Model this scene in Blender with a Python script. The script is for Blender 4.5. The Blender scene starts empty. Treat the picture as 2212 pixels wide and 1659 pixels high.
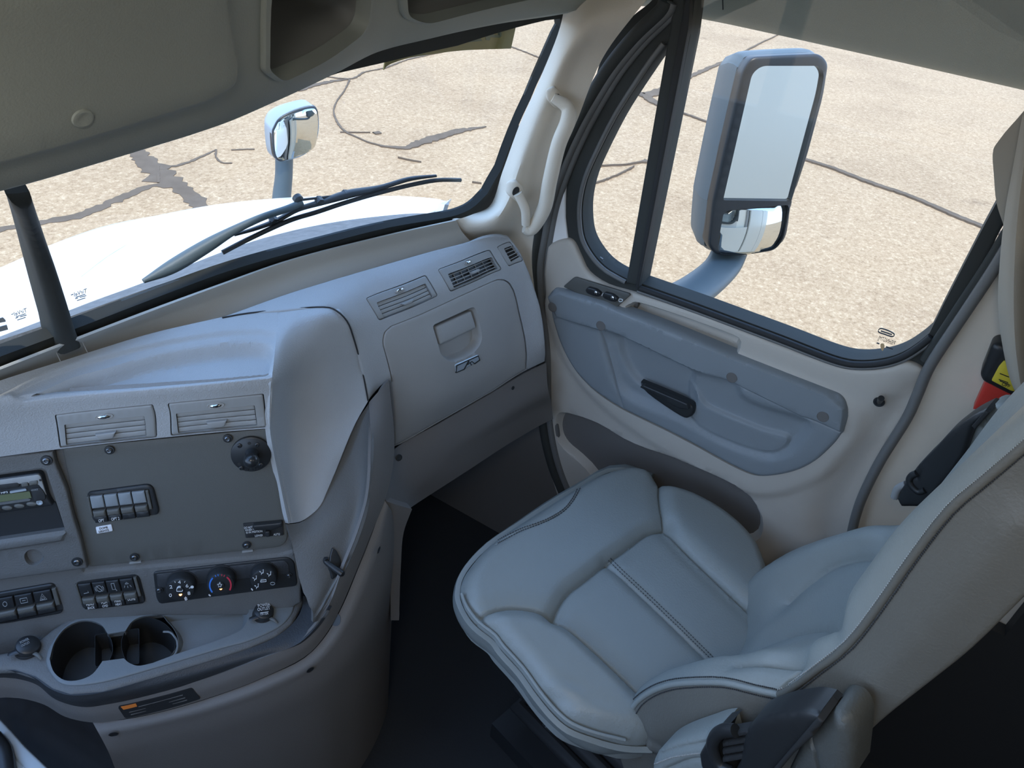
import bpy, bmesh, math, random
import numpy as np
from mathutils import Vector, Matrix
from mathutils.bvhtree import BVHTree
from mathutils.geometry import delaunay_2d_cdt, barycentric_transform
random.seed(7); rng = np.random.default_rng(7)
scene = bpy.context.scene
COL = scene.collection
A = np.array
# ------------------------------------------------------------------ camera (2212 x 1659 frame, 1600 px focal length)
F_PX = 1600.0
CAM = A([0.0, 0.0, 1.8])
_p, _y, _r = math.radians(36), math.radians(61), math.radians(6.7)
FWD = A([math.sin(_y)*math.cos(_p), math.cos(_y)*math.cos(_p), -math.sin(_p)])
_rt = A([math.cos(_y), -math.sin(_y), 0.0]); _up = np.cross(_rt, FWD)
RGT = math.cos(_r)*_rt + math.sin(_r)*_up
UPV = math.cos(_r)*_up - math.sin(_r)*_rt
def ray(x, y): return FWD + (x-1106)/F_PX*RGT - (y-829.5)/F_PX*UPV
def P(x, y, z=None, **k):
    """point of the cab seen at a photograph position, on the plane x=, y=, z= or n.p=d"""
    d = ray(x, y)
    if z is not None: return CAM + d*((z-CAM[2])/d[2])
    if 'X' in k: return CAM + d*((k['X']-CAM[0])/d[0])
    if 'Y' in k: return CAM + d*((k['Y']-CAM[1])/d[1])
    n, c = k['pl']; n = A(n, float)
    return CAM + d*((c-n@CAM)/(n@d))
def project(p):
    v = A(p)-CAM; z = v@FWD
    return 1106+F_PX*(v@RGT)/z, 829.5-F_PX*(v@UPV)/z
cd = bpy.data.cameras.new('camera'); co = bpy.data.objects.new('camera', cd); COL.objects.link(co)
cd.sensor_width = 36; cd.lens = F_PX/2212*36; cd.clip_start = 0.02; cd.clip_end = 400
_m = Matrix.Identity(4)
for i in range(3):
    _m[i][0] = RGT[i]; _m[i][1] = UPV[i]; _m[i][2] = -FWD[i]; _m[i][3] = CAM[i]
co.matrix_world = _m; scene.camera = co
# ------------------------------------------------------------------ materials
def mat(name, col, rough=.5, metal=0., bump=0., scale=300., spec=.5, mott=0., emit=None, coat=0., mscale=25., sheen=0.):
    m = bpy.data.materials.new(name); m.use_nodes = True
    nt = m.node_tree; b = nt.nodes['Principled BSDF']
    b.inputs['Base Color'].default_value = (*col, 1); b.inputs['Roughness'].default_value = rough
    b.inputs['Metallic'].default_value = metal; b.inputs['Specular IOR Level'].default_value = spec
    b.inputs['Coat Weight'].default_value = coat; b.inputs['Sheen Weight'].default_value = sheen
    tc = nt.nodes.new('ShaderNodeTexCoord')
    if mott or bump:
        n = nt.nodes.new('ShaderNodeTexNoise'); n.inputs['Scale'].default_value = mscale; n.inputs['Detail'].default_value = 3
        nt.links.new(tc.outputs['Object'], n.inputs['Vector'])
        r = nt.nodes.new('ShaderNodeMix'); r.data_type = 'RGBA'
        r.inputs[6].default_value = (*[c*(1-mott) for c in col], 1); r.inputs[7].default_value = (*[min(1, c*(1+mott)) for c in col], 1)
        nt.links.new(n.outputs['Fac'], r.inputs[0]); nt.links.new(r.outputs[2], b.inputs['Base Color'])
    if bump:
        v = nt.nodes.new('ShaderNodeTexNoise'); v.inputs['Scale'].default_value = scale; v.inputs['Detail'].default_value = 2
        nt.links.new(tc.outputs['Object'], v.inputs['Vector'])
        bp = nt.nodes.new('ShaderNodeBump'); bp.inputs['Strength'].default_value = bump; bp.inputs['Distance'].default_value = .0012
        nt.links.new(v.outputs['Fac'], bp.inputs['Height']); nt.links.new(bp.outputs['Normal'], b.inputs['Normal'])
    if emit:
        b.inputs['Emission Color'].default_value = (*emit[:3], 1); b.inputs['Emission Strength'].default_value = emit[3]
    return m
M = dict(
    dash=mat('grained_grey_plastic', (0.380, 0.390, 0.395), .62, bump=.6, scale=420, mott=.04),
    dash2=mat('smooth_grey_plastic', (0.345, 0.340, 0.325), .5, bump=.2, scale=600, mott=.03),
    trimb=mat('warm_grey_plastic', (0.390, 0.377, 0.358), .55, bump=.25, scale=500, mott=.03),
    pillar=mat('light_warm_grey_plastic', (0.720, 0.650, 0.540), .55, bump=.3, scale=500, mott=.03),
    header=mat('overhead_grey_plastic', (0.330, 0.350, 0.310), .6, bump=.25, scale=500, mott=.03),
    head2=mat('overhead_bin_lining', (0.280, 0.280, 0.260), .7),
    panel=mat('charcoal_panel', (0.105, 0.105, 0.095), .5, bump=.3, scale=900),
    lower=mat('shaded_console_plastic', (0.155, 0.145, 0.135), .6, bump=.3, scale=500),  # lower to lip: dash plastic darkened, fading light low down put into colour
    fascia=mat('shaded_grained_plastic', (0.125, 0.126, 0.122), .6, bump=.6, scale=420, mott=.04),
    tray=mat('shaded_tray_plastic', (0.155, 0.170, 0.175), .5, bump=.2, scale=500),
    lip=mat('shaded_lip_plastic', (0.035, 0.038, 0.042), .5, bump=.4, scale=420),
    black=mat('black_plastic', (.022, .024, .026), .38),
    blackm=mat('matt_black_rubber', (.02, .021, .022), .7),
    wgasket=mat('windshield_rubber', (.028, .03, .028), .7, spec=.2),
    hsgl=mat('light_mirror_housing', (.30, .34, .37), .3, bump=.15, scale=300),
    gasket=mat('window_rubber', (0.045, 0.048, 0.045), .7, spec=.25),
    sealg=mat('grey_door_seal', (.16, .16, .155), .5, bump=.3, scale=400),
    leather=mat('blue_grey_leather', (0.265, 0.285, 0.272), .42, bump=.45, scale=260, mott=.05, mscale=14),
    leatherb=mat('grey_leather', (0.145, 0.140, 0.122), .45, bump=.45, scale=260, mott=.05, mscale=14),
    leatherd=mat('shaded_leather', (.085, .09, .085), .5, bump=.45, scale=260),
    scr=mat('dark_screw_steel', (.20, .21, .22), .35, 1.),
    thread=mat('seat_thread', (.05, .055, .06), .8),
    threadl=mat('light_seat_thread', (.42, .42, .40), .8),
    pod=mat('blue_grey_door_insert', (0.240, 0.265, 0.280), .48, bump=.25, scale=500),
    door=mat('door_card_plastic', (0.520, 0.480, 0.420), .55, bump=.25, scale=500, mott=.03),
    floor=mat('dark_floor_mat', (0.014, 0.016, 0.018), .8, bump=.6, scale=150),
    white=mat('white_truck_paint', (0.930, 0.930, 0.920), .25, coat=.5, mott=.02, mscale=2),
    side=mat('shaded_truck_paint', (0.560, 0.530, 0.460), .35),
    ledge=mat('defrost_ledge_plastic', (.47, .45, .40), .55, bump=.2, scale=500),
    cowl=mat('dusty_cowl_plastic', (.12, .125, .13), .7, bump=.8, scale=180, mott=.5, mscale=60),
    hsg=mat('mirror_housing_plastic', (0.085, 0.110, 0.120), .5, bump=.2, scale=300),
    chrome=mat('chrome', (.8, .82, .84), .12, 1.),
    steel=mat('worn_steel', (.45, .46, .47), .3, 1.),
    mirror=mat('mirror_glass', (0.660, 0.680, 0.660), .015, 1.),
    lift=mat('vent_grey', (0.300, 0.305, 0.300), .45),
    white_t=mat('white_print', (.75, .77, .78), .6),
    grey_t=mat('grey_print', (.30, .32, .33), .6),
    dark_t=mat('dark_print', (.02, .02, .02), .7),
    label=mat('white_label', (.78, .80, .84), .5),
    badge=mat('badge_silver', (.55, .62, .68), .3, .6),
    red=mat('red_plastic', (.45, .015, .02), .45),
    redcan=mat('red_enamel', (.62, .05, .035), .4),
    yellow=mat('yellow_label', (.72, .58, .05), .5),
    orange=mat('orange_print', (.75, .22, .04), .5),
    gold=mat('olive_gold_banner', (.30, .24, .07), .6, mott=.2, mscale=9),
    bluem=mat('blue_mark', (.05, .22, .75), .5), redm=mat('red_mark', (.6, .04, .07), .5),
    glow=mat('amber_indicator', (.9, .3, .05), .5, emit=(1., .35, .06, 6.)),
    lcd=mat('olive_display', (.13, .15, .08), .3),
    curtain=mat('taupe_curtain', (0.420, 0.380, 0.310), .9, bump=.3, scale=500),
    pale=mat('pale_sill_metal', (.42, .47, .50), .5, mott=.08),
    carpet=mat('ribbed_rubber', (.03, .032, .036), .8),
    wall=mat('cab_lining', (.30, .29, .27), .8),
    tar=mat('tar_crack_seal', (0.155, 0.115, 0.082), .95, spec=.05, bump=1, scale=40, mott=.25, mscale=6),
)
def glass(name, tint=(1, 1, 1), refl=.05):
    m = bpy.data.materials.new(name); m.use_nodes = True; nt = m.node_tree; nt.nodes.clear()
    o = nt.nodes.new('ShaderNodeOutputMaterial'); mx = nt.nodes.new('ShaderNodeMixShader')
    t = nt.nodes.new('ShaderNodeBsdfTransparent'); t.inputs['Color'].default_value = (*tint, 1)
    g = nt.nodes.new('ShaderNodeBsdfGlossy'); g.inputs['Roughness'].default_value = .02
    mx.inputs[0].default_value = refl
    nt.links.new(t.outputs[0], mx.inputs[1]); nt.links.new(g.outputs[0], mx.inputs[2]); nt.links.new(mx.outputs[0], o.inputs[0])
    return m
M['glass'] = glass('window_glass', (.97, .985, .98), .03)
# ------------------------------------------------------------------ object helpers
ORG = {}
def tag(o, label=None, cat=None, group=None, kind=None):
    if label: o['label'] = label
    if cat: o['category'] = cat
    if group: o['group'] = group
    if kind: o['kind'] = kind
    return o
def thing(name, label, cat, loc, group=None, kind=None):
    o = bpy.data.objects.new(name, None); COL.objects.link(o); o.empty_display_size = .05
    o.location = [float(c) for c in loc]; ORG[o.name] = A([float(c) for c in loc])
    return tag(o, label, cat, group, kind)
def mobj(name, verts, faces, m, parent=None, smooth=True, angle=38, fix=True):
    verts = np.asarray(verts, float); c = verts.mean(0)
    me = bpy.data.meshes.new(name)
    me.from_pydata((verts-c).tolist(), [], [list(map(int, f)) for f in faces]); me.update()
    if fix:
        bm = bmesh.new(); bm.from_mesh(me); bmesh.ops.recalc_face_normals(bm, faces=bm.faces); bm.to_mesh(me); bm.free()
    me.materials.append(m)
    if smooth:
        me.polygons.foreach_set('use_smooth', [True]*len(me.polygons)); me.set_sharp_from_angle(angle=math.radians(angle))
    o = bpy.data.objects.new(name, me); COL.objects.link(o); ORG[o.name] = c
    if parent is not None:
        o.parent = parent; o.location = (c-ORG[parent.name]).tolist()
    else: o.location = c.tolist()
    return o
# ------------------------------------------------------------------ curves in the plane
def crv(pts, n=8, closed=False):
    p = A(pts, float); m = len(p); out = []
    for i in range(m if closed else m-1):
        p1, p2 = p[i], p[(i+1) % m]
        p0 = p[i-1] if (closed or i > 0) else 2*p1-p2
        p3 = p[(i+2) % m] if (closed or i+2 < m) else 2*p2-p1
        for k in range(n):
            t = k/n
            out.append(.5*((2*p1)+(-p0+p2)*t+(2*p0-5*p1+4*p2-p3)*t*t+(-p0+3*p1-3*p2+p3)*t**3))
    if not closed: out.append(p[-1])
    return A(out)
def rnd(pts, r, n=5):
    p = A(pts, float); m = len(p); out = []
    rs = r if hasattr(r, '__len__') else [r]*m
    for i in range(m):
        a, b, c = p[i-1], p[i], p[(i+1) % m]
        u = a-b; v = c-b; lu, lv = np.linalg.norm(u), np.linalg.norm(v)
        q = min(rs[i], lu*.48, lv*.48)
        if q <= 0: out.append(b); continue
        s, e = b+u/lu*q, b+v/lv*q
        for k in range(n+1):
            t = k/n; out.append((1-t)**2*s+2*t*(1-t)*b+t*t*e)
    return A(out)
def rect(x0, y0, x1, y1): return [(x0, y0), (x1, y0), (x1, y1), (x0, y1)]
def dens(p, h, closed=True):
    out = []; m = len(p)
    for i in range(m if closed else m-1):
        a, b = p[i], p[(i+1) % m]; k = max(1, int(np.ceil(np.linalg.norm(b-a)/h)))
        for j in range(k): out.append(a+(b-a)*j/k)
    if not closed: out.append(p[-1])
    return A(out)
def segd(q, p, closed):
    """distance of the points q to a polyline p"""
    a = p if closed else p[:-1]; b = np.roll(p, -1, 0) if closed else p[1:]
    best = np.full(len(q), 1e9)
    for i in range(len(a)):
        d = b[i]-a[i]; L = d@d
        if L < 1e-16: continue
        t = np.clip(((q-a[i])@d)/L, 0, 1)
        best = np.minimum(best, np.linalg.norm(q-a[i]-t[:, None]*d, axis=1))
    return best
def inside(q, p):
    x, y = q[:, 0], q[:, 1]; c = np.zeros(len(q), bool)
    for i in range(len(p)):
        (x1, y1), (x2, y2) = p[i-1], p[i]
        if y1 == y2: continue
        c ^= ((y1 > y) != (y2 > y)) & (x < (x2-x1)*(y-y1)/(y2-y1)+x1)
    return c
def sdist(q, p): return np.where(inside(q, p), 1, -1)*segd(q, p, True)
def sst(x): x = np.clip(x, 0, 1); return x*x*(3-2*x)
# ------------------------------------------------------------------ surfaces
def herm(k, x, n):
    v = np.eye(n); k = A(k, float); x = np.asarray(x, float)
    if n == 2:
        t = (x-k[0])/(k[1]-k[0]); return np.stack([1-t, t], 1)
    h = np.diff(k); s = np.diff(v, axis=0)/h[:, None]
    mt = np.zeros((n, n)); mt[0] = s[0]; mt[-1] = s[-1]
    for i in range(1, n-1): mt[i] = (s[i-1]*h[i]+s[i]*h[i-1])/(h[i-1]+h[i])
    i = np.clip(np.searchsorted(k, x, side='right')-1, 0, n-2)
    H = h[i][:, None]; t = ((x-k[i])/h[i])[:, None]; tc = np.clip(t, 0, 1)
    t2, t3 = tc*tc, tc**3
    r = (2*t3-3*t2+1)*v[i]+(t3-2*t2+tc)*H*mt[i]+(-2*t3+3*t2)*v[i+1]+(t3-t2)*H*mt[i+1]
    lo = (t < 0); hi = (t > 1)
    r = np.where(lo, v[i]+t*H*mt[i], r); r = np.where(hi, v[i+1]+(t-1)*H*mt[i+1], r)
    return r
class Surf:
    def __init__(s, rows, ext=.08, res=40):
        G = A([[A(p, float) for p in r] for r in rows]); s.G = G; R, C = G.shape[:2]
        du = np.linalg.norm(np.diff(G, axis=1), axis=2).mean(0); dv = np.linalg.norm(np.diff(G, axis=0), axis=2).mean(1)
        s.ku = np.concatenate([[0], np.cumsum(du)]); s.kv = np.concatenate([[0], np.cumsum(dv)])
        s.W, s.H = s.ku[-1], s.kv[-1]; s.sg = 1
        u = np.linspace(-ext, s.W+ext, res); v = np.linspace(-ext, s.H+ext, res)
        U, V = np.meshgrid(u, v); uv = np.stack([U.ravel(), V.ravel()], 1)
        _, N = s.ev(A([[s.W/2, s.H/2]])); c, _ = s.ev(A([[s.W/2, s.H/2]]))
        if N[0]@(CAM-c[0]) < 0: s.sg = -1
        pos, _ = s.ev(uv); s.uv = uv
        tr = []
        for j in range(res-1):
            for i in range(res-1):
                a = j*res+i; tr += [(a, a+1, a+res), (a+1, a+res+1, a+res)]
        s.tr = tr; s.pos = pos; s.bvh = BVHTree.FromPolygons([Vector(p) for p in pos], tr)
    def raw(s, uv):
        return np.einsum('ni,nj,jik->nk', herm(s.ku, uv[:, 0], len(s.ku)), herm(s.kv, uv[:, 1], len(s.kv)), s.G)
    def ev(s, uv):
        uv = np.asarray(uv, float).reshape(-1, 2); e = 3e-4
        p = s.raw(uv); du = s.raw(uv+[e, 0])-s.raw(uv-[e, 0]); dv = s.raw(uv+[0, e])-s.raw(uv-[0, e])
        n = np.cross(du, dv); n /= np.maximum(np.linalg.norm(n, axis=1), 1e-12)[:, None]
        return p, n*s.sg
    def hit(s, x, y):
        d = ray(x, y); L, n, i, dist = s.bvh.ray_cast(Vector(CAM), Vector(d))
        if L is None:   # nearest point of the extended sheet
            best = None
            q = s.pos-CAM; t = (q@d)/(d@d); e = np.linalg.norm(q-t[:, None]*d, axis=1); return s.uv[int(np.argmin(e))]
        a, b, c = s.tr[i]; z = lambda k: Vector((*s.uv[k], 0))
        w = barycentric_transform(L, Vector(s.pos[a]), Vector(s.pos[b]), Vector(s.pos[c]), z(a), z(b), z(c))
        uv = A([w.x, w.y])
        for _ in range(2):   # refine on the smooth sheet
            p, _n = s.ev(uv); p = p[0]; px, py = project(p); e = 1e-3
            j = []
            for dd in ((e, 0), (0, e)):
                q = s.raw((uv+dd)[None])[0]; qx, qy = project(q); j.append([(qx-px)/e, (qy-py)/e])
            J = A(j).T
            try: st = np.linalg.solve(J, [x-px, y-py])
            except Exception: break
            if np.linalg.norm(st) > .02: break
            uv = uv+st
        return uv
    def poly(s, px): return A([s.hit(*p) for p in px])
    def pt(s, x, y, h=0.):
        p, n = s.ev([s.hit(x, y)]); return p[0]+n[0]*h
def plane(n, c, ctr, ext=1.2):
    """flat sheet n.p=c around the photo position ctr"""
    n = A(n, float); l = np.linalg.norm(n); n = n/l; c = c/l
    o = P(*ctr, pl=(n, c))
    u = np.cross(n, [0, 0, 1.]) if abs(n[2]) < .9 else A([1., 0, 0])
    u /= np.linalg.norm(u); v = np.cross(n, u)
    return Surf([[o-u*ext-v*ext, o+u*ext-v*ext], [o-u*ext+v*ext, o+u*ext+v*ext]], ext=.01, res=3)
def panel(name, S, out, m, parent=None, h=0., th=.004, res=.012, r=0., feats=(), grooves=(), holes=(), fn=None, st=False, angle=38, back=True):
    """a solid sheet lying on S, cut to an outline, with raised or sunk features, grooves, holes and rounded rims"""
    cv = (lambda q: A(q, float)) if st else S.poly
    o = dens(cv(out), res); hs = [dens(cv(q), res) for q in holes]
    fs = [(cv(q), a, max(b, 1e-4)) for q, a, b in feats]; gs = [(cv(q), w, d) for q, w, d in grooves]
    lo, hi = o.min(0), o.max(0)
    gx, gy = np.meshgrid(np.arange(lo[0]+res*.5, hi[0], res), np.arange(lo[1]+res*.5, hi[1], res))
    g = np.stack([gx.ravel(), gy.ravel()], 1)
    ex = []
    def ring(p, offs, closed, step):
        p = dens(p, step, closed)
        t = (np.roll(p, -1, 0)-np.roll(p, 1, 0)) if closed else np.gradient(p, axis=0)
        t /= np.maximum(np.linalg.norm(t, axis=1), 1e-9)[:, None]; nn = np.stack([-t[:, 1], t[:, 0]], 1)
        for f in offs: ex.append(p+nn*f)
    if r > 0: ring(o, [q*r*sg for q in (.12, .4, 1.) for sg in (1, -1)], True, max(r, .004))
    for q, a, b in fs: ring(q, [-b/2, -b/4, 0, b/4, b/2], True, max(b*.7, .003))
    for q, w, d in gs: ring(q, [-2*w, -w, -w*.5, 0, w*.5, w, 2*w], False, max(w*2, .003))
    n_ex = sum(len(e) for e in ex)
    allp = np.concatenate([g]+ex) if ex else g
    if len(allp):
        ok = inside(allp, o) & (segd(allp, o, True) > min(res*.25, (r*.08 if r else 1)))
        for q in hs: ok &= ~inside(allp, q) & (segd(allp, q, True) > res*.2)
        allp = allp[ok]
    loops = [o]+hs; vs = [Vector(p) for l in loops for p in l]; ed = []; k = 0
    for l in loops:
        ed += [(k+i, k+(i+1) % len(l)) for i in range(len(l))]; k += len(l)
    if len(allp):
        key = np.round(allp/(min(res, .004)*.12)).astype(int); _, ix = np.unique(key, axis=0, return_index=True); allp = allp[ix]
    vs += [Vector(p) for p in allp]
    V, E, Fc, *_ = delaunay_2d_cdt(vs, ed, [], 0, 1e-6)
    V = A([[p.x, p.y] for p in V]); Fc = [f for f in Fc]
    cen = A([V[list(f)].mean(0) for f in Fc]); ok = inside(cen, o)
    for q in hs: ok &= ~inside(cen, q)
    Fc = [f for f, q in zip(Fc, ok) if q]
    H = np.full(len(V), float(h))
    for q, a, b in fs: H += a*sst(sdist(V, q)/b+.5)
    for q, w, d in gs: H -= d*np.exp(-(segd(V, q, False)/w)**2)
    if fn is not None: H = H+fn(V)
    if r > 0:
        dd = np.clip(segd(V, o, True), 0, r); H -= r-np.sqrt(np.maximum(r*r-(r-dd)**2, 0))
    p, n = S.ev(V); top = p+n*H[:, None]
    if not back: return mobj(name, top, Fc, m, parent, angle=angle)
    bot = p+n*(min(h-th, float(H.min())-.001) if (feats or grooves or fn is not None) else h-th)
    nv = len(V); cnt = {}
    for f in Fc:
        for i in range(3):
            e = (f[i], f[(i+1) % 3]); cnt[tuple(sorted(e))] = cnt.get(tuple(sorted(e)), [])+[e]
    F2 = [tuple(f) for f in Fc]+[tuple(nv+i for i in reversed(f)) for f in Fc]
    for e in cnt.values():
        if len(e) == 1: a, b = e[0]; F2.append((b, a, nv+a, nv+b))
    allv = np.concatenate([top, bot]); used = sorted({i for f in F2 for i in f}); mp = {j: i for i, j in enumerate(used)}
    return mobj(name, allv[used], [[mp[i] for i in f] for f in F2], m, parent, angle=angle)
def grid(name, rows, m, parent=None, n=10, th=.006, closed=False, angle=45):
    """a smooth thick skin through rows of control points"""
    S = rows if isinstance(rows, Surf) else Surf(rows)
    nu = (len(S.ku)-1)*n+1; nv = (len(S.kv)-1)*n+1
    u = np.interp(np.arange(nu)/n, range(len(S.ku)), S.ku); v = np.interp(np.arange(nv)/n, range(len(S.kv)), S.kv)
    U, V = np.meshgrid(u, v); p, nn = S.ev(np.stack([U.ravel(), V.ravel()], 1))
    q = p-nn*th; N = len(p); F = []
    for j in range(nv-1):
        for i in range(nu-1):
            a = j*nu+i; F += [(a, a+1, a+nu+1, a+nu), (N+a, N+a+nu, N+a+nu+1, N+a+1)]
    bd = [j*nu for j in range(nv)]; 
    loop = list(range(nu))+[j*nu+nu-1 for j in range(1, nv)]+[(nv-1)*nu+i for i in range(nu-2, -1, -1)]+[j*nu for j in range(nv-2, 0, -1)]
    for i in range(len(loop)):
        a, b = loop[i], loop[(i+1) % len(loop)]; F.append((a, b, N+b, N+a))
    mobj_ = mobj(name, np.concatenate([p, q]), F, m, parent, angle=angle); return mobj_
def tube(name, pts, r, m, parent=None, seg=12, closed=False, flat=1., up=None, cap=True, angle=50, smooth_n=6):
    p = A([A(q, float) for q in pts]); 
    rr = A(r, float) if hasattr(r, '__len__') else np.full(len(p), float(r))
    if smooth_n > 1:
        q = crv(np.concatenate([p, rr[:, None]], 1), smooth_n, closed); p, rr = q[:, :3], q[:, 3]
    n = len(p); t = (np.roll(p, -1, 0)-np.roll(p, 1, 0)) if closed else np.gradient(p, axis=0)
    t /= np.maximum(np.linalg.norm(t, axis=1), 1e-9)[:, None]
    u = A(up, float) if up is not None else (A([0, 0, 1.]) if abs(t[0][2]) < .9 else A([1., 0, 0]))
    V = []
    for i in range(n):
        a = np.cross(t[i], u); a /= np.linalg.norm(a); b = np.cross(a, t[i])
        if up is None: u = b
        for k in range(seg):
            w = 2*math.pi*k/seg; V.append(p[i]+rr[i]*(math.cos(w)*a+math.sin(w)*b*flat))
    F = []
    for i in range(n if closed else n-1):
        for k in range(seg):
            a = i*seg+k; b = i*seg+(k+1) % seg; c = ((i+1) % n)*seg
            F.append((a, b, c+(k+1) % seg, c+k))
    if not closed and cap:
        F += [tuple(range(seg)), tuple((n-1)*seg+k for k in reversed(range(seg)))]
    return mobj(name, V, F, m, parent, angle=angle)
def frame(S, x, y, x2=None, y2=None, h=0.):
    """origin, right, up, normal on a surface at a photograph position"""
    uv = S.hit(x, y); p, n = S.ev([uv]); p, n = p[0], n[0]
    q = S.pt(x2 if x2 is not None else x+20, y2 if y2 is not None else y)
    r = q-p; r -= n*(r@n); r /= np.linalg.norm(r); return p+n*h, r, np.cross(n, r), n
def lathe(name, fr, prof, m, parent=None, seg=28, angle=35, sx=1., sy=1.):
    """profile of (radius, height) pairs turned about the normal of a frame"""
    o, r, u, n = fr; V = []; F = []
    for (a, h) in prof:
        for k in range(seg):
            w = 2*math.pi*k/seg; V.append(o+r*a*sx*math.cos(w)+u*a*sy*math.sin(w)+n*h)
    for j in range(len(prof)-1):
        for k in range(seg):
            F.append((j*seg+k, j*seg+(k+1) % seg, (j+1)*seg+(k+1) % seg, (j+1)*seg+k))
    F += [tuple(reversed(range(seg))), tuple((len(prof)-1)*seg+k for k in range(seg))]
    return mobj(name, V, F, m, parent, angle=angle)
def fpanel(name, fr, out, m, parent=None, h=0., th=.003, r=0., res=.01, **k):
    """panel in the local millimetre-free plane of a frame"""
    o, ri, u, n = fr; E = .3
    S = Surf([[o-ri*E+u*E, o+ri*E+u*E], [o-ri*E-u*E, o+ri*E-u*E]], ext=.01, res=3)
    if (np.cross(ri, u)@n) * 1 > 0: S.sg = 1 if S.ev([[E, E]])[1][0]@n > 0 else -1
    S.sg = S.sg if S.ev([[E, E]])[1][0]@n > 0 else -S.sg
    return panel(name, S, [(p[0]+E, E-p[1]) for p in out], m, parent, h=h, th=th, r=r, res=res, st=True, **k)
def text(name, body, S, a, b, m, parent, hpx=None, lift=.0006, th=.0005, flip=1, mirror=False):
    """raised print on a surface: a, b are the two ends of its baseline"""
    cu = bpy.data.curves.new('t', 'FONT'); cu.body = body; cu.size = 1; cu.resolution_u = 3
    ob = bpy.data.objects.new('t', cu); COL.objects.link(ob)
    dg = bpy.context.evaluated_depsgraph_get(); dg.update(); me = ob.evaluated_get(dg).to_mesh()
    v = A([q.co[:] for q in me.vertices]); f = [tuple(p.vertices) for p in me.polygons]
    ob.evaluated_get(dg).to_mesh_clear(); bpy.data.objects.remove(ob); bpy.data.curves.remove(cu)
    w = v[:, 0].max()-v[:, 0].min(); v[:, 0] -= v[:, 0].min()
    if mirror: v[:, 0] = w-v[:, 0]
    pa, ri, u, n = frame(S, a[0], a[1], b[0], b[1]); L = np.linalg.norm(S.pt(*b)-pa); k = L/w
    ky = k
    if hpx:
        px0 = A(project(pa)); px1 = A(project(pa+u*.01)); ky = hpx/np.linalg.norm(px1-px0)*.01/.70
    W = pa+v[:, :1]*k*ri+v[:, 1:2]*ky*u*flip+n*lift
    N = len(W); cnt = {}
    for q in f:
        for i in range(len(q)):
            e = (q[i], q[(i+1) % len(q)]); cnt.setdefault(tuple(sorted(e)), []).append(e)
    F = list(f)+[tuple(N+i for i in reversed(q)) for q in f]
    for e in cnt.values():
        if len(e) == 1: F.append((e[0][1], e[0][0], N+e[0][0], N+e[0][1]))
    return mobj(name, np.concatenate([W+n*th*.5, W-n*th*.5]), F, m, parent, smooth=False)
def strokes(name, S, lines, wpx, m, parent, lift=.0008):
    """thin raised lines printed on a surface, drawn as photograph polylines"""
    V = []; F = []
    for ln in lines:
        ln = A(ln, float); t = np.gradient(ln, axis=0); t /= np.maximum(np.linalg.norm(t, axis=1), 1e-9)[:, None]
        nn = np.stack([-t[:, 1], t[:, 0]], 1)*wpx/2; k = len(V)
        for p, d in zip(ln, nn):
            for q in (p-d, p+d):
                V.append(S.pt(*q, h=lift)); V.append(S.pt(*q, h=0))
        for i in range(len(ln)-1):
            a = k+4*i; b = a+4
            F += [(a, a+2, b+2, b), (a+1, b+1, b+3, a+3), (a, b, b+1, a+1), (a+2, a+3, b+3, b+2)]
        F += [(k, k+1, k+3, k+2), (k+4*(len(ln)-1), k+4*(len(ln)-1)+2, k+4*(len(ln)-1)+3, k+4*(len(ln)-1)+1)]
    return mobj(name, V, F, m, parent, smooth=False)
def box(name, lo, hi, m, parent=None):
    (a, b, c), (d, e, f) = lo, hi
    V = [(a, b, c), (d, b, c), (d, e, c), (a, e, c), (a, b, f), (d, b, f), (d, e, f), (a, e, f)]
    return mobj(name, V, [(0, 3, 2, 1), (4, 5, 6, 7), (0, 1, 5, 4), (1, 2, 6, 5), (2, 3, 7, 6), (3, 0, 4, 7)], m, parent, smooth=False)
SKY_K, SUN_K, EXPO, DOME = 1.0, 1.0, 1.70, .6  # DOME is the strength of the added cab fill lamps
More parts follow.
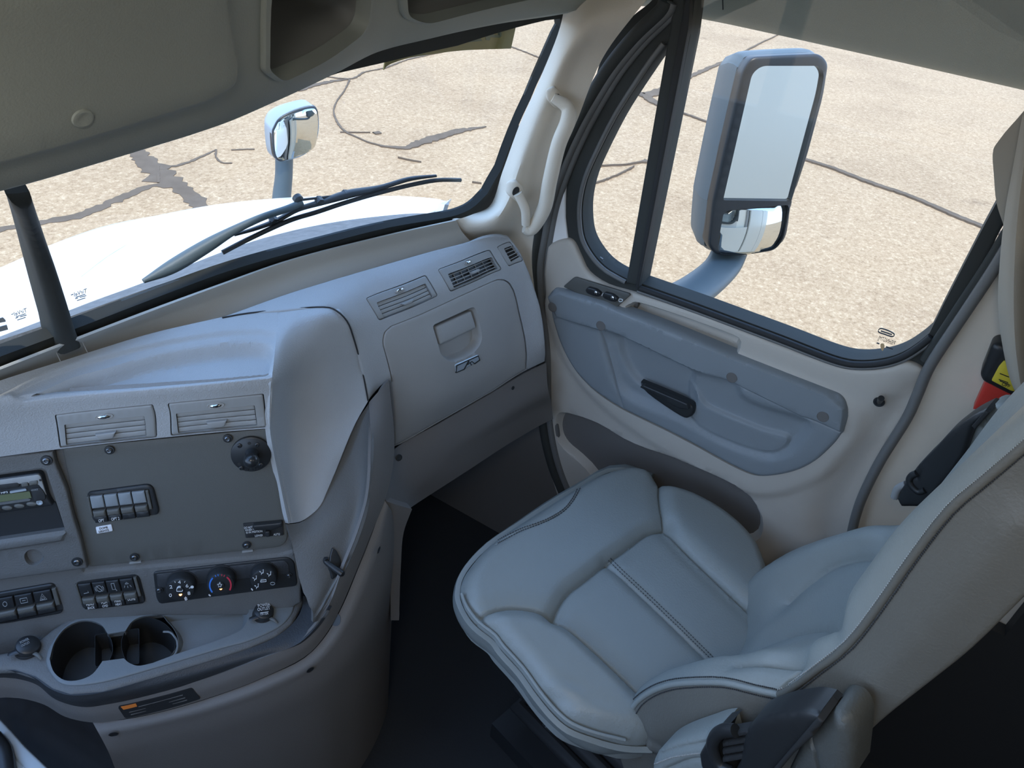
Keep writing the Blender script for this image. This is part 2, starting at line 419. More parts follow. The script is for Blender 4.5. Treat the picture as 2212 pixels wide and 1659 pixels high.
# ================================================================== outside ground
GZ = -1.25
gm = bpy.data.materials.new('speckled_concrete'); gm.use_nodes = True
def ground_mat():
    nt = gm.node_tree; b = nt.nodes['Principled BSDF']; b.inputs['Roughness'].default_value = .9; L = nt.links
    tc = nt.nodes.new('ShaderNodeTexCoord')
    def noise(sc, det=3, rough=.6):
        n = nt.nodes.new('ShaderNodeTexNoise'); n.inputs['Scale'].default_value = sc; n.inputs['Detail'].default_value = det; n.inputs['Roughness'].default_value = rough
        L.new(tc.outputs['Object'], n.inputs['Vector']); return n
    def ramp(n, st):
        r = nt.nodes.new('ShaderNodeValToRGB'); e = r.color_ramp.elements
        e[0].position, e[0].color = st[0][0], (*st[0][1], 1); e[1].position, e[1].color = st[-1][0], (*st[-1][1], 1)
        for p, c in st[1:-1]: q = e.new(p); q.color = (*c, 1)
        L.new(n.outputs['Fac'], r.inputs[0]); return r
    fine = ramp(noise(24, 6, .85), [(.37, (.27, .165, .08)), (.46, (.40, .255, .132)), (.56, (.465, .31, .17)), (.65, (.65, .465, .275))])
    big = ramp(noise(.55, 4, .55), [(.30, (.86, .84, .82)), (.5, (1, 1, 1)), (.75, (1.0, .98, .95))])
    spot = ramp(noise(2.3, 3, .6), [(.24, (.62, .58, .55)), (.36, (1, 1, 1)), (.8, (1, 1, 1))])
    m1 = nt.nodes.new('ShaderNodeMix'); m1.data_type = 'RGBA'; m1.blend_type = 'MULTIPLY'; m1.inputs[0].default_value = 1
    m2 = nt.nodes.new('ShaderNodeMix'); m2.data_type = 'RGBA'; m2.blend_type = 'MULTIPLY'; m2.inputs[0].default_value = .8
    L.new(fine.outputs[0], m1.inputs[6]); L.new(big.outputs[0], m1.inputs[7]); L.new(m1.outputs[2], m2.inputs[6]); L.new(spot.outputs[0], m2.inputs[7])
    L.new(m2.outputs[2], b.inputs['Base Color'])
ground_mat()
ground = mobj('ground', [(-40, -40, GZ), (60, -40, GZ), (60, 60, GZ), (-40, 60, GZ), (-40, -40, GZ-.2), (60, -40, GZ-.2), (60, 60, GZ-.2), (-40, 60, GZ-.2)],
              [(0, 1, 2, 3), (7, 6, 5, 4), (0, 4, 5, 1), (1, 5, 6, 2), (2, 6, 7, 3), (3, 7, 4, 0)], gm, smooth=False)
tag(ground, kind='structure')
_ck = [0]
def crack(pts, w, jag=.25, sub=7):
    _ck[0] += 1; lift = .004+.0012*_ck[0]
    g = A([P(x, y, GZ) for x, y in pts]); ws = A(w, float) if hasattr(w, '__len__') else np.full(len(g), float(w))
    q = crv(np.concatenate([g, ws[:, None]], 1), 12); keep = [0]
    for i in range(1, len(q)):
        if np.linalg.norm(q[i, :3]-q[keep[-1], :3]) > max(.03, q[i, 3]*.22) or i == len(q)-1: keep.append(i)
    q = q[keep]; g, ws = q[:, :3], q[:, 3]
    g[:, :2] += np.convolve(rng.normal(0, 1, len(g)), [.25, .5, .25], 'same')[:, None]*np.minimum(ws, .03)[:, None]*.3
    t = np.gradient(g, axis=0); t /= np.maximum(np.linalg.norm(t, axis=1), 1e-9)[:, None]; n = np.stack([-t[:, 1], t[:, 0], 0*t[:, 0]], 1)
    V = []; F = []
    for i in range(len(g)):
        a = max(.002, ws[i]*.5*(1+rng.normal(0, jag))); b = max(.002, ws[i]*.5*(1+rng.normal(0, jag)))
        for p in (g[i]-n[i]*a, g[i]+n[i]*b): V += [p+A([0, 0, lift]), p-A([0, 0, .01])]
    for i in range(len(g)-1):
        a = 4*i; F += [(a, a+2, a+6, a+4), (a+1, a+5, a+7, a+3), (a, a+4, a+5, a+1), (a+2, a+3, a+7, a+6)]
    return mobj('crack_seal', V, F, M['tar'], ground, smooth=False)
crack([(-60, 520), (0, 497), (90, 482), (180, 462), (250, 432), (300, 412), (335, 400), (370, 395)], [.07, .08, .10, .11, .11, .10, .09, .06])
crack([(285, 318), (300, 333), (318, 350), (338, 365), (352, 385), (375, 398), (395, 408), (420, 435), (445, 462)], [.15, .17, .20, .22, .34, .26, .20, .17, .16])
crack([(345, 362), (372, 361), (410, 350), (440, 337), (467, 324)], [.08, .05, .035, .03, .02], .3)
crack([(342, 360), (343, 395)], .025, .2)
crack([(467, 324), (467, 342), (480, 352), (500, 353)], .02)
crack([(500, 325), (550, 323)], .02)
crack([(640, 196), (700, 180), (758, 171)], [.12, .10, .03])
crack([(700, 166), (758, 171), (790, 156), (830, 148), (880, 130), (960, 112)], .03, .4)
crack([(755, 173), (745, 195), (725, 225), (722, 250), (740, 280), (775, 300), (820, 315), (850, 319), (880, 320), (920, 306), (960, 293), (1000, 283), (1050, 275)], [.03, .02, .02, .025, .025, .02, .03, .06, .09, .15, .14, .10, .02], .2)
crack([(808, 289), (822, 288)], .07, .2)
crack([(735, 287), (800, 288)], .012)
crack([(1103, 102), (1130, 112), (1170, 128), (1220, 150)], .03, .4)
crack([(860, 342), (910, 352)], .012)
crack([(1020, 395), (1040, 398)], .012)
crack([(1375, 200), (1395, 207), (1440, 192), (1480, 173), (1520, 153), (1560, 137), (1590, 122), (1620, 106), (1680, 76)], [.12, .22, .15, .10, .09, .09, .05, .04, .02], .15)
crack([(1390, 206), (1412, 222), (1440, 235), (1480, 248), (1530, 266), (1600, 290), (1680, 325), (1740, 347), (1800, 366), (1880, 397), (1960, 424), (2040, 458), (2120, 491), (2200, 520)], [.12, .16, .10, .05, .05, .06, .07, .08, .08, .09, .09, .09, .10, .10], .1)
crack([(1290, 358), (1300, 360)], .06); crack([(1300, 360), (1350, 358), (1385, 352), (1398, 350)], [.012, .012, .03, .10], .2)
crack([(1275, 402), (1320, 386), (1370, 362)], .014, .5)
# ================================================================== windshield (window_1)
WS = Surf([[P(-90, 800, 1.15), P(157, 707, 1.15), P(506, 577, 1.15), P(836, 489, 1.15), P(1010, 455, 1.14), P(1090, 430, 1.135)],
           [P(-105, 560, 1.34), P(85, 520, 1.34), P(420, 420, 1.34), P(760, 335, 1.34), P(1010, 290, 1.345), P(1160, 240, 1.34)],
           [P(-120, 400, 1.52), P(30, 380, 1.52), P(360, 270, 1.52), P(720, 150, 1.53), P(1080, 60, 1.535), P(1240, 36, 1.54)]], ext=.2)
w1 = thing('window_1', None, None, WS.pt(600, 400), kind='structure')
gl_in = crv([(1050, 416), (1025, 441), (1000, 456), (958, 468), (836, 489), (700, 523), (506, 577), (348, 634), (157, 707), (0, 765), (-90, 800)], 5)
gl_in = np.concatenate([gl_in, [(-110, 400), (-110, 340), (300, 240), (650, 178), (728, 153), (827, 131), (985, 96), (1111, 58), (1175, 42), (1207, 38), (1210, 60), (1200, 79), (1143, 212), (1080, 364)]])
gl_out = crv([(1085, 425), (1055, 462), (1010, 470), (979, 479), (820, 513), (614, 567), (478, 616), (320, 675), (133, 747), (0, 800), (-100, 838)], 5)
gl_out = np.concatenate([gl_out, [(-140, 420), (-140, 320), (300, 215), (700, 75), (1080, 10), (1222, 0), (1222, 50), (1168, 165), (1121, 269)]])
panel('pane', WS, gl_in, M['glass'], w1, h=-.012, th=.004, res=.12)
panel('rubber_gasket', WS, gl_out, M['wgasket'], w1, h=.004, th=.02, res=.05, holes=[gl_in], r=.004)
panel('centre_post', WS, [(4, 400), (54, 396), (80, 470), (110, 560), (150, 690), (166, 735), (118, 754), (108, 705), (60, 545), (25, 440)], M['gasket'], w1, h=.02, th=.05, r=.012, res=.03)
# etched maker's marks at the foot of the glass
def etch(parent, x, y):
    text('glass_mark', 'TirVel', WS, (x, y+9), (x+27, y), M['grey_t'], parent, hpx=9, mirror=True)
    strokes('glass_mark', WS, [[(x-7, y+6), (x-2, y+4)], [(x+3, y+11), (x+24, y+4)], [(x+2, y+14), (x+8, y+12)], [(x+12, y+11), (x+26, y+7)], [(x+6, y+18), (x+24, y+12)]], 1.2, M['grey_t'], parent)
etch(w1, 160, 631); etch(w1, 31, 673)
for q in ([(-4, 688), (6, 685), (11, 690), (12, 694), (-4, 697)], [(-4, 706), (14, 701), (17, 711), (-2, 716)]):
    panel('glass_mark', WS, q, M['grey_t'], w1, h=.001, th=.001, res=.05)
# gold banner stuck behind the top edge of the glass
WSB = Surf([[p+A([0, .0165, .0075]) for p in r] for r in WS.G], ext=.2)
bn = panel('window_banner', WSB, np.concatenate([[(1104, 105), (1116, 50), (1060, 20), (850, 90), (833, 128), (829, 152)], crv([(829, 152), (836, 143), (852, 135), (885, 125), (921, 119), (970, 112), (1016, 108), (1104, 105)], 4)[1:-1]]), M['gold'], None, h=0, th=.002, res=.03)
tag(bn, 'olive gold banner with dark numerals along the top of the windshield', 'banner')
panel('numeral', WSB, [(1047, 76), (1051, 69), (1072, 66), (1082, 70), (1082, 78), (1078, 81), (1059, 80), (1056, 87), (1049, 86)], M['lcd'], bn, h=.0012, th=.001, res=.03, holes=[[(1065, 73), (1075, 71), (1076, 75), (1066, 75)]])
panel('numeral', WSB, [(1008, 86), (1030, 78), (1037, 78), (1040, 88), (1008, 91)], M['lcd'], bn, h=.0012, th=.001, res=.03)
panel('numeral', WSB, [(984, 94), (995, 88), (993, 93), (986, 94)], M['lcd'], bn, h=.0012, th=.001, res=.03)
# ================================================================== dashboard
D = thing('dashboard', 'wide grey plastic dashboard running below the windshield', 'dashboard', P(600, 900, .0), kind=None)
grid('defrost_ledge', [[P(-100, 838, 1.135), P(133, 747, 1.135), P(320, 675, 1.135), P(478, 616, 1.135), P(614, 567, 1.135), P(820, 513, 1.135), P(985, 476, 1.135)],
                       [P(-100, 850, 1.10), P(133, 765, 1.10), P(316, 700, 1.10), P(475, 650, 1.10), P(614, 603, 1.10), P(820, 545, 1.10), P(1000, 503, 1.10)],
                       [P(-100, 875, 1.065), P(133, 795, 1.065), P(316, 738, 1.065), P(475, 700, 1.065), P(614, 655, 1.065), P(820, 590, 1.065), P(1030, 535, 1.065)]], M['ledge'], D, th=.004)
LJ = Surf([[P(110, 755, 1.12), P(220, 715, 1.12)], [P(120, 800, 1.09), P(230, 760, 1.09)]])
strokes('ledge_joint', LJ, [[(176, 735), (183, 750), (190, 764)]], 1.6, M['dash2'], D); strokes('ledge_joint', LJ, [[(118, 755), (130, 780)]], 1.6, M['dash2'], D)
CT = Surf([[P(-100, 858, 1.10), P(133, 780, 1.10), P(316, 723, 1.10), P(475, 687, 1.10), P(600, 673, 1.095)],
           [P(-100, 872, 1.09), P(120, 815, 1.09), P(318, 760, 1.09), P(478, 735, 1.09), P(600, 728, 1.088)],
           [P(-100, 892, 1.077), P(105, 858, 1.077), P(320, 838, 1.077), P(480, 824, 1.077), P(589, 814, 1.072)],
           [P(-100, 925, 1.05), P(115, 890, 1.05), P(345, 868, 1.05), P(480, 856, 1.05), P(588, 846, 1.045)],
           [P(-100, 1000, .99), P(128, 970, .985), P(355, 945, .985), P(480, 933, .985), P(583, 925, .985)]])
CTc = np.concatenate([crv([(-100, 857), (0, 822), (133, 780), (316, 723), (475, 686)], 5), crv([(538, 677), (600, 669)], 3), [(595, 745), (588, 815), (588, 846), (583, 925), (480, 933), (355, 945), (128, 970), (-100, 1000)]])
tray_o = np.concatenate([crv([(40, 862), (30, 855), (36, 842), (95, 813), (155, 791), (221, 771), (348, 740), (475, 719), (554, 715), (590, 722), (609, 738), (606, 765), (594, 795), (585, 812)], 4), [(320, 838), (54, 865)]])
tray_i = np.concatenate([crv([(75, 856), (110, 832), (160, 812), (230, 794), (348, 762), (475, 742), (540, 738), (575, 742), (588, 757), (587, 780), (580, 800), (572, 808)], 4), [(320, 832)]])
VC1 = rnd([(118, 896), (331, 873), (340, 945), (129, 968)], 5); VC2 = rnd([(362, 871), (570, 850), (577, 923), (369, 942)], 5)
panel('dash_top', CT, CTc, M['dash'], D, th=.008, res=.011, feats=[(tray_o, -.006, .010), (tray_i, -.022, .012)], holes=[VC1, VC2], grooves=[([(54, 865), (320, 839), (585, 814)], .0015, .0012)], r=0)
CK = Surf([[P(600, 670, 1.095), P(650, 665, 1.094), P(705, 664, 1.09), P(735, 675, 1.083)],
           [P(596, 735, 1.087), P(645, 700, 1.088), P(707, 684, 1.085), P(757, 708, 1.05)],
           [P(588, 814, 1.07), P(640, 775, 1.045), P(708, 735, 1.045), P(764, 732, 1.025)],
           [P(586, 850, 1.043), P(638, 835, .985), P(710, 815, .975), P(780, 790, .965)],
           [P(583, 925, .985), P(638, 925, .905), P(715, 905, .90), P(794, 862, .91)],
           [P(604, 1040, .88), P(645, 1042, .83), P(706, 1010, .84), P(775, 935, .87)],
           [P(623, 1130, .80), P(658, 1128, .775), P(698, 1092, .79), P(748, 995, .83)]])
CKo = np.concatenate([crv([(600, 669), (650, 665), (700, 664), (727, 671), (749, 693), (762, 725), (781, 793), (795, 866)], 4), crv([(793, 870), (770, 910), (752, 950), (728, 1010), (706, 1062), (692, 1092), (672, 1112), (650, 1126), (623, 1131)], 3), [(604, 1040), (583, 925), (586, 850), (588, 814), (596, 735)]])
panel('dash_corner_cover', CK, CKo, M['dash'], D, th=.008, res=.012, r=0, grooves=[([(587, 815), (585, 846), (590, 925), (611, 1040), (630, 1126)], .004, .0015)])
LC = Surf([[P(622, 1128, .80), P(658, 1128, .775), P(698, 1092, .79), P(752, 985, .835), P(797, 868, .90)],
           [P(632, 1180, .755), P(668, 1172, .755), P(722, 1130, .77), P(775, 1055, .80), P(801, 970, .86)],
           [P(645, 1245, .71), P(680, 1240, .71), P(725, 1205, .72), P(765, 1140, .755), P(794, 1074, .80)],
           [P(652, 1300, .675), P(682, 1295, .675), P(712, 1268, .68), P(742, 1215, .71), P(771, 1153, .755)],
           [P(620, 1352, .645), P(655, 1345, .645), P(683, 1325, .65), P(705, 1295, .67), P(740, 1229, .71)],
           [P(560, 1424, .60), P(600, 1408, .60), P(645, 1384, .605), P(680, 1352, .62), P(711, 1305, .66)]])
panel('lower_corner_cover', LC, np.concatenate([crv([(797, 870), (770, 910), (752, 950), (728, 1010), (706, 1062), (692, 1092), (672, 1112), (650, 1128), (621, 1133)], 3), [(632, 1180), (645, 1245), (655, 1280), (668, 1310), (676, 1345)], crv([(690, 1340), (705, 1318), (740, 1229), (771, 1153), (794, 1074), (801, 970), (797, 871)], 4)]), M['fascia'], D, th=.006, res=.014, h=-.001)
sm = crv([(480, 687), (538, 677), (640, 667), (700, 664), (727, 671), (749, 693), (762, 725), (781, 793), (795, 866)], 3)
tube('panel_gap', [CK.pt(x, y, .0005) if x > 600 else CT.pt(x, y, .0005) for x, y in sm], .0016, M['blackm'], D, seg=6, smooth_n=1)
# the upright centre face, turned towards the driver
CN, CC = A([-.682, -.731, .25]), -.758
CL = np.linalg.norm(CN)
CF = plane(CN, CC, (350, 1100)); CF2 = plane(CN, CC+.012*CL, (60, 1100))
panel('centre_fascia', CF, [(-100, 1000), (128, 970), (355, 945), (583, 925), (604, 1040), (623, 1130), (636, 1190), (650, 1260), (650, 1302), (600, 1330), (320, 1330), (150, 1352), (110, 1400), (-100, 1450)], M['fascia'], D, h=0, th=.02, r=.004, res=.02, feats=[([(110, 968), (600, 920), (640, 1190), (600, 1200), (180, 1237)], -.004, .006)])
panel('blank_panel', CF, rnd([(134, 969), (582, 926), (626, 1180), (191, 1225)], [3, 3, 34, 4]), M['panel'], D, h=-.0005, th=.004, r=.0015, res=.03)
for q in ([(222, 1218), (303, 1209)], ):
    pass
panel('panel_tab', CF, [(280, 1214), (305, 1211), (305, 1214), (280, 1217)], M['lift'], D, h=.002, th=.004, res=.02)
panel('panel_tab', CF, [(523, 1190), (546, 1187), (546, 1190), (523, 1193)], M['lift'], D, h=.002, th=.004, res=.02)
# radio surround, standing a little proud, with the radio opening and a round blank
rad_hole = rnd([(-110, 1038), (98, 1009), (141, 1145), (-110, 1182)], [2, 14, 5, 2])
fas = [(-100, 1000), (0, 987), (114, 976), (119, 1001), (143, 1058), (159, 1122), (174, 1167), (188, 1228), (100, 1240), (0, 1254), (-100, 1268)]
panel('radio_surround', CF2, fas, M['fascia'], D, th=.012, r=.003, res=.02, holes=[rad_hole], feats=[(crv([(54, 1200), (62, 1190), (76, 1188), (90, 1196), (93, 1206), (84, 1217), (70, 1221), (58, 1214)], 4, True), -.008, .002), ([(-110, 1205), (-20, 1190), (60, 1178), (135, 1166), (138, 1158), (142, 1150), (-110, 1184)], .004, .006)])
pk = panel('storage_slot', CF, rnd([(-110, 1118), (120, 1082), (141, 1142), (-110, 1182)], 3), M['black'], D, h=.002, th=.01, res=.04)
# tray with cup holders, tilted towards the driver
TN = A([-.682*.20, -.731*.20, .98]); TP = P(400, 1318, pl=(CN, CC)); TC = TN@TP
TR = plane(TN, TC, (350, 1400))
tro = np.concatenate([crv([(601, 1287), (628, 1288), (636, 1300), (630, 1327), (601, 1357), (540, 1385), (475, 1403), (316, 1450), (222, 1475), (152, 1482), (120, 1469), (101, 1437), (104, 1406), (127, 1368), (158, 1342), (190, 1334), (316, 1323)], 4, True)])
cup1 = crv([(108, 1425), (118, 1390), (140, 1360), (170, 1344), (198, 1343), (220, 1352), (233, 1370)], 4); cup1b = crv([(222, 1430), (200, 1458), (170, 1471), (140, 1471), (118, 1455), (108, 1430)], 4)
cup2 = crv([(271, 1365), (285, 1345), (305, 1334), (330, 1330), (420, 1320), (520, 1309), (535, 1312), (537, 1330), (530, 1350), (515, 1366), (470, 1385), (420, 1402), (380, 1415)], 4)
cup2b = crv([(330, 1434), (300, 1440), (280, 1434), (268, 1424)], 4)
well = np.concatenate([cup1, cup2, cup2b, cup1b])
opn = np.concatenate([cup1, [(235, 1371)], cup2, cup2b, [(230, 1429)], cup1b[:-1]])
panel('cup_tray', TR, tro, M['tray'], D, h=.003, th=.008, r=.003, res=.014, holes=[opn])
rim = [(650, 1262), (655, 1300), (632, 1345), (600, 1372), (540, 1398), (475, 1420), (316, 1468), (222, 1494), (150, 1500), (112, 1488), (75, 1462), (30, 1447), (-100, 1452), (-100, 1425), (60, 1400), (110, 1360), (160, 1325), (330, 1308), (620, 1278)]
panel('tray_surround', TR, rim, M['fascia'], D, h=0, th=.010, r=.008, res=.016, holes=[opn])
def well_part(name, out, depth, m, dens_=.01):
    o = dens(TR.poly(out), .012); p, n = TR.ev(o); c = p.mean(0); V = list(p-n*.002); q = c+(p-c)*.86-n*depth; V += list(q); k = len(o)
    V += list(c+(p-c)*.86-n*(depth+.004)); V += list(c+(p-c)*1.01-n*.002)
    F = []
    for i in range(k):
        j = (i+1) % k; F += [(i, j, k+j, k+i), (2*k+i, 2*k+j, 3*k+j, 3*k+i), (i, 3*k+i, 3*k+j, j)]
    F += [tuple(range(k, 2*k)), tuple(reversed(range(2*k, 3*k)))]
    return mobj(name, V, F, m, D)
cA = crv([(108, 1427), (118, 1390), (140, 1360), (170, 1344), (198, 1343), (220, 1352), (237, 1375), (243, 1400), (235, 1425), (215, 1448), (185, 1466), (145, 1472), (118, 1457)], 4, True)
cB = crv([(262, 1395), (268, 1366), (285, 1345), (310, 1334), (335, 1336), (358, 1348), (376, 1370), (378, 1395), (368, 1415), (345, 1430), (300, 1440), (275, 1430)], 4, True)
well_part('cup_well', cA, .075, M['black']); well_part('cup_well', cB, .075, M['black'])
well_part('cup_well_bridge', rnd([(205, 1370), (300, 1356), (300, 1432), (205, 1438)], 4), .045, M['black'])
shal = np.concatenate([crv([(352, 1328), (420, 1320), (520, 1309), (535, 1312), (537, 1330), (530, 1350), (515, 1366), (470, 1385), (420, 1402), (365, 1420)], 4), crv([(380, 1400), (385, 1380), (376, 1358), (362, 1342)], 3)])
well_part('coin_tray', shal, .018, M['tray'])
tube('cup_ring', [TR.pt(x, y, -.004) for x, y in [(352, 1362), (368, 1364), (380, 1378), (383, 1395), (378, 1410), (365, 1421)]], .002, M['tray'], D, seg=8)
# rolled dark rim below the tray
rimU = [(655, 1285), (650, 1318), (625, 1352), (590, 1377), (530, 1402), (475, 1420), (316, 1468), (222, 1494), (150, 1500), (108, 1486), (72, 1461), (30, 1447), (-100, 1452)]
rimL = [(711, 1308), (690, 1345), (648, 1388), (605, 1408), (555, 1427), (500, 1448), (330, 1500), (240, 1520), (174, 1527), (120, 1511), (79, 1479), (35, 1466), (-100, 1474)]
r0 = [TR.pt(*p, h=-.003) for p in rimU]
r2 = [P(*p, z) for p, z in zip(rimL, [.66, .625, .605, .60, .595, .59, .585, .582, .58, .59, .60, .605, .605])]
r1 = []
for a, b, pa, pb in zip(r0, r2, rimU, rimL):
    m_ = ((pa[0]+pb[0])/2, (pa[1]+pb[1])/2); zz = .72*a[2]+.28*b[2]; r1.append(P(*m_, zz))
grid('tray_lip', [r0, r1, r2], M['lip'], D, th=.006, n=5)
# trim strip under the rim and up beside the glove box
st0 = [((797, 869), .90), ((801, 970), .86), ((794, 1074), .80), ((771, 1153), .755), ((740, 1229), .71), ((711, 1305), .66), ((680, 1352), .62), ((645, 1386), .605), ((560, 1424), .60), ((443, 1466), .59), ((330, 1499), .585), ((240, 1519), .582), ((174, 1526), .58), ((120, 1510), .585), ((79, 1478), .60), ((30, 1465), .605), ((-100, 1474), .605)]
st1 = [((840, 820), .925), ((852, 970), .80), ((835, 1070), .75), ((803, 1150), .71), ((770, 1233), .665), ((731, 1323), .61), ((704, 1370), .58), ((672, 1408), .565), ((572, 1462), .555), ((450, 1508), .545), ((345, 1538), .54), ((262, 1554), .537), ((206, 1561), .535), ((140, 1548), .54), ((95, 1522), .555), ((40, 1508), .56), ((-100, 1520), .56)]
grid('trim_strip', [[P(*p, z) for p, z in st0], [P((p[0]+q[0])/2, (p[1]+q[1])/2, (z+w)/2+.004) for (p, z), (q, w) in zip(st0, st1)], [P(*q, w) for q, w in st1]], M['lower'], D, th=.006, n=5)
# knee panel: rolled shoulder and the wall that drops to the floor
kn = [((829, 1078), .745), ((805, 1150), .705), ((772, 1233), .66), ((733, 1323), .605), ((706, 1370), .575), ((674, 1408), .56), ((574, 1462), .55), ((450, 1509), .54), ((345, 1539), .535), ((262, 1555), .532), ((200, 1560), .53)]
ks = [((846, 1104), .705), ((836, 1165), .665), ((808, 1255), .62), ((765, 1350), .57), ((733, 1398), .545), ((700, 1436), .53), ((598, 1494), .52), ((470, 1541), .512), ((362, 1570), .508), ((282, 1588), .505), ((222, 1600), .505)]
R0 = [P(*p, z) for p, z in kn]; R1 = [P((p[0]*.55+q[0]*.45), (p[1]*.55+q[1]*.45), z*.8+w*.2) for (p, z), (q, w) in zip(kn, ks)]; R2 = [P(*q, w) for q, w in ks]
cen = A([.35, 1.15, 0])
def drop(p, z, k): q = A([p[0], p[1], z]); d = cen-q; d[2] = 0; d /= np.linalg.norm(d); return q+d*k
grid('knee_panel', [R0, R1, R2, [drop(p, .40, .0) for p in R2], [drop(p, .2, .005) for p in R2], [drop(p, .0, .01) for p in R2]], M['lower'], D, th=.006, n=5)
# narrow upright beside the footwell
LS = Surf([[P(832, 1082, .735), P(856, 1090, .715), P(890, 1100, .68)], [P(840, 1140, .66), P(856, 1145, .64), P(872, 1150, .62)], [P(843, 1223, .56), P(856, 1223, .55), P(866, 1223, .54)], [P(844, 1340, .40), P(855, 1340, .40), P(862, 1340, .40)]])
grid('footwell_upright', LS, M['lower'], D, th=.02, n=5)
# passenger fascia
PF = Surf([[P(560, 662, 1.10), P(720, 603, 1.10), P(820, 573, 1.10), P(940, 540, 1.10), P(1040, 515, 1.10), P(1092, 511, 1.098)],
           [P(695, 664, 1.09), P(790, 622, 1.083), P(862, 600, 1.083), P(975, 562, 1.083), P(1078, 529, 1.08), P(1112, 527, 1.077)],
           [P(749, 693, 1.06), P(812, 668, 1.05), P(885, 645, 1.05), P(1000, 600, 1.05), P(1100, 566, 1.045), P(1134, 567, 1.042)],
           [P(765, 735, 1.02), P(825, 715, 1.01), P(900, 690, 1.008), P(1020, 642, 1.004), P(1125, 606, 1.0), P(1153, 610, .995)],
           [P(785, 810, .95), P(840, 800, .93), P(930, 780, .92), P(1045, 725, .915), P(1140, 685, .915), P(1170, 688, .91)],
           [P(797, 868, .90), P(848, 890, .83), P(945, 860, .825), P(1055, 800, .83), P(1145, 752, .84), P(1177, 748, .84)],
           [P(800, 985, .79), P(850, 972, .725), P(955, 910, .735), P(1060, 848, .755), P(1143, 800, .775), P(1180, 782, .78)]])
far = crv([(430, 700), (475, 685), (601, 640), (700, 609), (917, 546), (1000, 525), (1045, 513), (1070, 509), (1090, 511), (1107, 521), (1123, 543), (1134, 567), (1147, 601), (1160, 640), (1168, 668), (1175, 712), (1179, 760), (1178, 781)], 4)
gb = np.concatenate([[(851, 966), (850, 930), (849, 880), (847, 827), (836, 780), (827, 748)], crv([(826, 736), (830, 718), (844, 704)], 3), crv([(940, 664), (1053, 612), (1080, 603), (1099, 609), (1110, 625)], 4)[0:], [(1124, 680), (1136, 735), (1139, 765), (1138, 799), (1060, 848), (955, 908)]])
fo = np.concatenate([far, [(1139, 800), (1060, 849), (955, 909), (851, 968), (850, 930), (849, 880), (847, 827), (839, 821)], crv([(822, 836), (808, 852), (797, 866)], 3), crv([(781, 793), (762, 725), (749, 693), (727, 671), (700, 664), (640, 668), (538, 677), (480, 686)], 4)])
def quadgap(q, m): return rnd(q, m)
V3 = rnd([(789.5, 644), (920, 593), (947, 639), (819, 693)], 6); V4 = rnd([(945, 582), (1058, 538), (1085, 582), (973, 631)], 6); V5 = rnd([(1073, 533), (1101, 521), (1131, 563), (1099, 576)], 4)
panel('passenger_fascia', PF, fo, M['dash'], D, th=.008, res=.014, r=.004, holes=[gb, V3, V4, V5])
gbi = gb.copy(); c_ = gb.mean(0); gbi = c_+(gb-c_)*A([.985, .985])
gd = thing('glove_box_door', None, None, PF.pt(1000, 780), kind=None); gd.parent = D; gd.location = (ORG[gd.name]-ORG[D.name]).tolist()
rec = rnd([(938, 705), (1023, 666), (1033, 700), (1040, 735), (1020, 762), (975, 780), (955, 765)], [4, 5, 10, 16, 20, 16, 10])
bpy.data.objects.remove(gd)
gdoor = panel('glove_box_door', PF, gbi, M['dash2'], D, h=.001, th=.008, r=.004, res=.012, feats=[(rec, -.022, .008)])
panel('door_handle', PF, rnd([(942, 706), (1020, 672), (1031, 709), (953, 745)], 3), M['dash2'], gdoor, h=-.002, th=.012, r=.004, res=.01)
bdg = panel('badge', PF, rnd([(981, 787), (1032, 765), (1036, 778), (983, 806)], 4), M['badge'], gdoor, h=.003, th=.003, r=.0012, res=.01)
strokes('badge_emblem', PF, [[(984, 789), (983, 804), (1000, 797), (1010, 779), (1013, 783), (1017, 780), (1023, 785)], [(984, 789), (1031, 768), (1034, 777), (1023, 785)], [(1010, 779), (1008, 787), (1013, 783), (1016, 788)]], 1.7, M['dark_t'], bdg, lift=.0042)
for o_ in [bdg]: o_['label'] = 'small silver badge with a mountain outline'
# lower roll under the glove box
grid('lower_bolster', [[P(826, 1050, .775), P(850, 972, .72), P(955, 911, .73), P(1060, 850, .75), P(1141, 802, .77), P(1180, 784, .775)],
                       [P(829, 1066, .755), P(868, 1008, .69), P(961, 950, .695), P(1075, 885, .71), P(1135, 855, .72), P(1183, 835, .725)],
                       [P(834, 1082, .735), P(880, 1025, .67), P(972, 965, .675), P(1085, 900, .69), P(1145, 868, .70), P(1186, 850, .705)],
                       [P(850, 1092, .70), P(897, 1050, .635), P(990, 988, .635), P(1095, 920, .65), P(1155, 885, .66), P(1190, 868, .665)],
                       [P(878, 1103, .66), P(915, 1078, .58), P(1005, 1020, .58), P(1105, 955, .59), P(1165, 920, .60), P(1195, 905, .61)]], M['lower'], D, th=.006, n=8)
def dimple(x, y, S, r=.006, par=D, m='black'):
    lathe('screw_recess', frame(S, x, y, h=.0005), [(r*1.25, 0), (r, .0006), (r*.8, -.001), (r*.3, -.002)], M[m], par, seg=16)
LB = Surf([[P(850, 980, .72), P(1141, 810, .77)], [P(868, 1010, .69), P(1135, 850, .725)]])
dimple(862, 988, LB); dimple(1108, 838, LB, .004)
panel('hook_plate', LC, rnd([(712, 1200), (717, 1182), (727, 1190), (736, 1215), (730, 1240), (716, 1252), (708, 1225)], 4), M['black'], D, h=.004, th=.004, res=.01, r=.002)
tube('coat_hook', [LC.pt(724, 1228, .004), LC.pt(728, 1232, .02), LC.pt(738, 1228, .03), LC.pt(742, 1220, .034)], [.006, .006, .005, .004], M['black'], D, seg=10)
KS = Surf([R0, R1, R2], ext=.1)
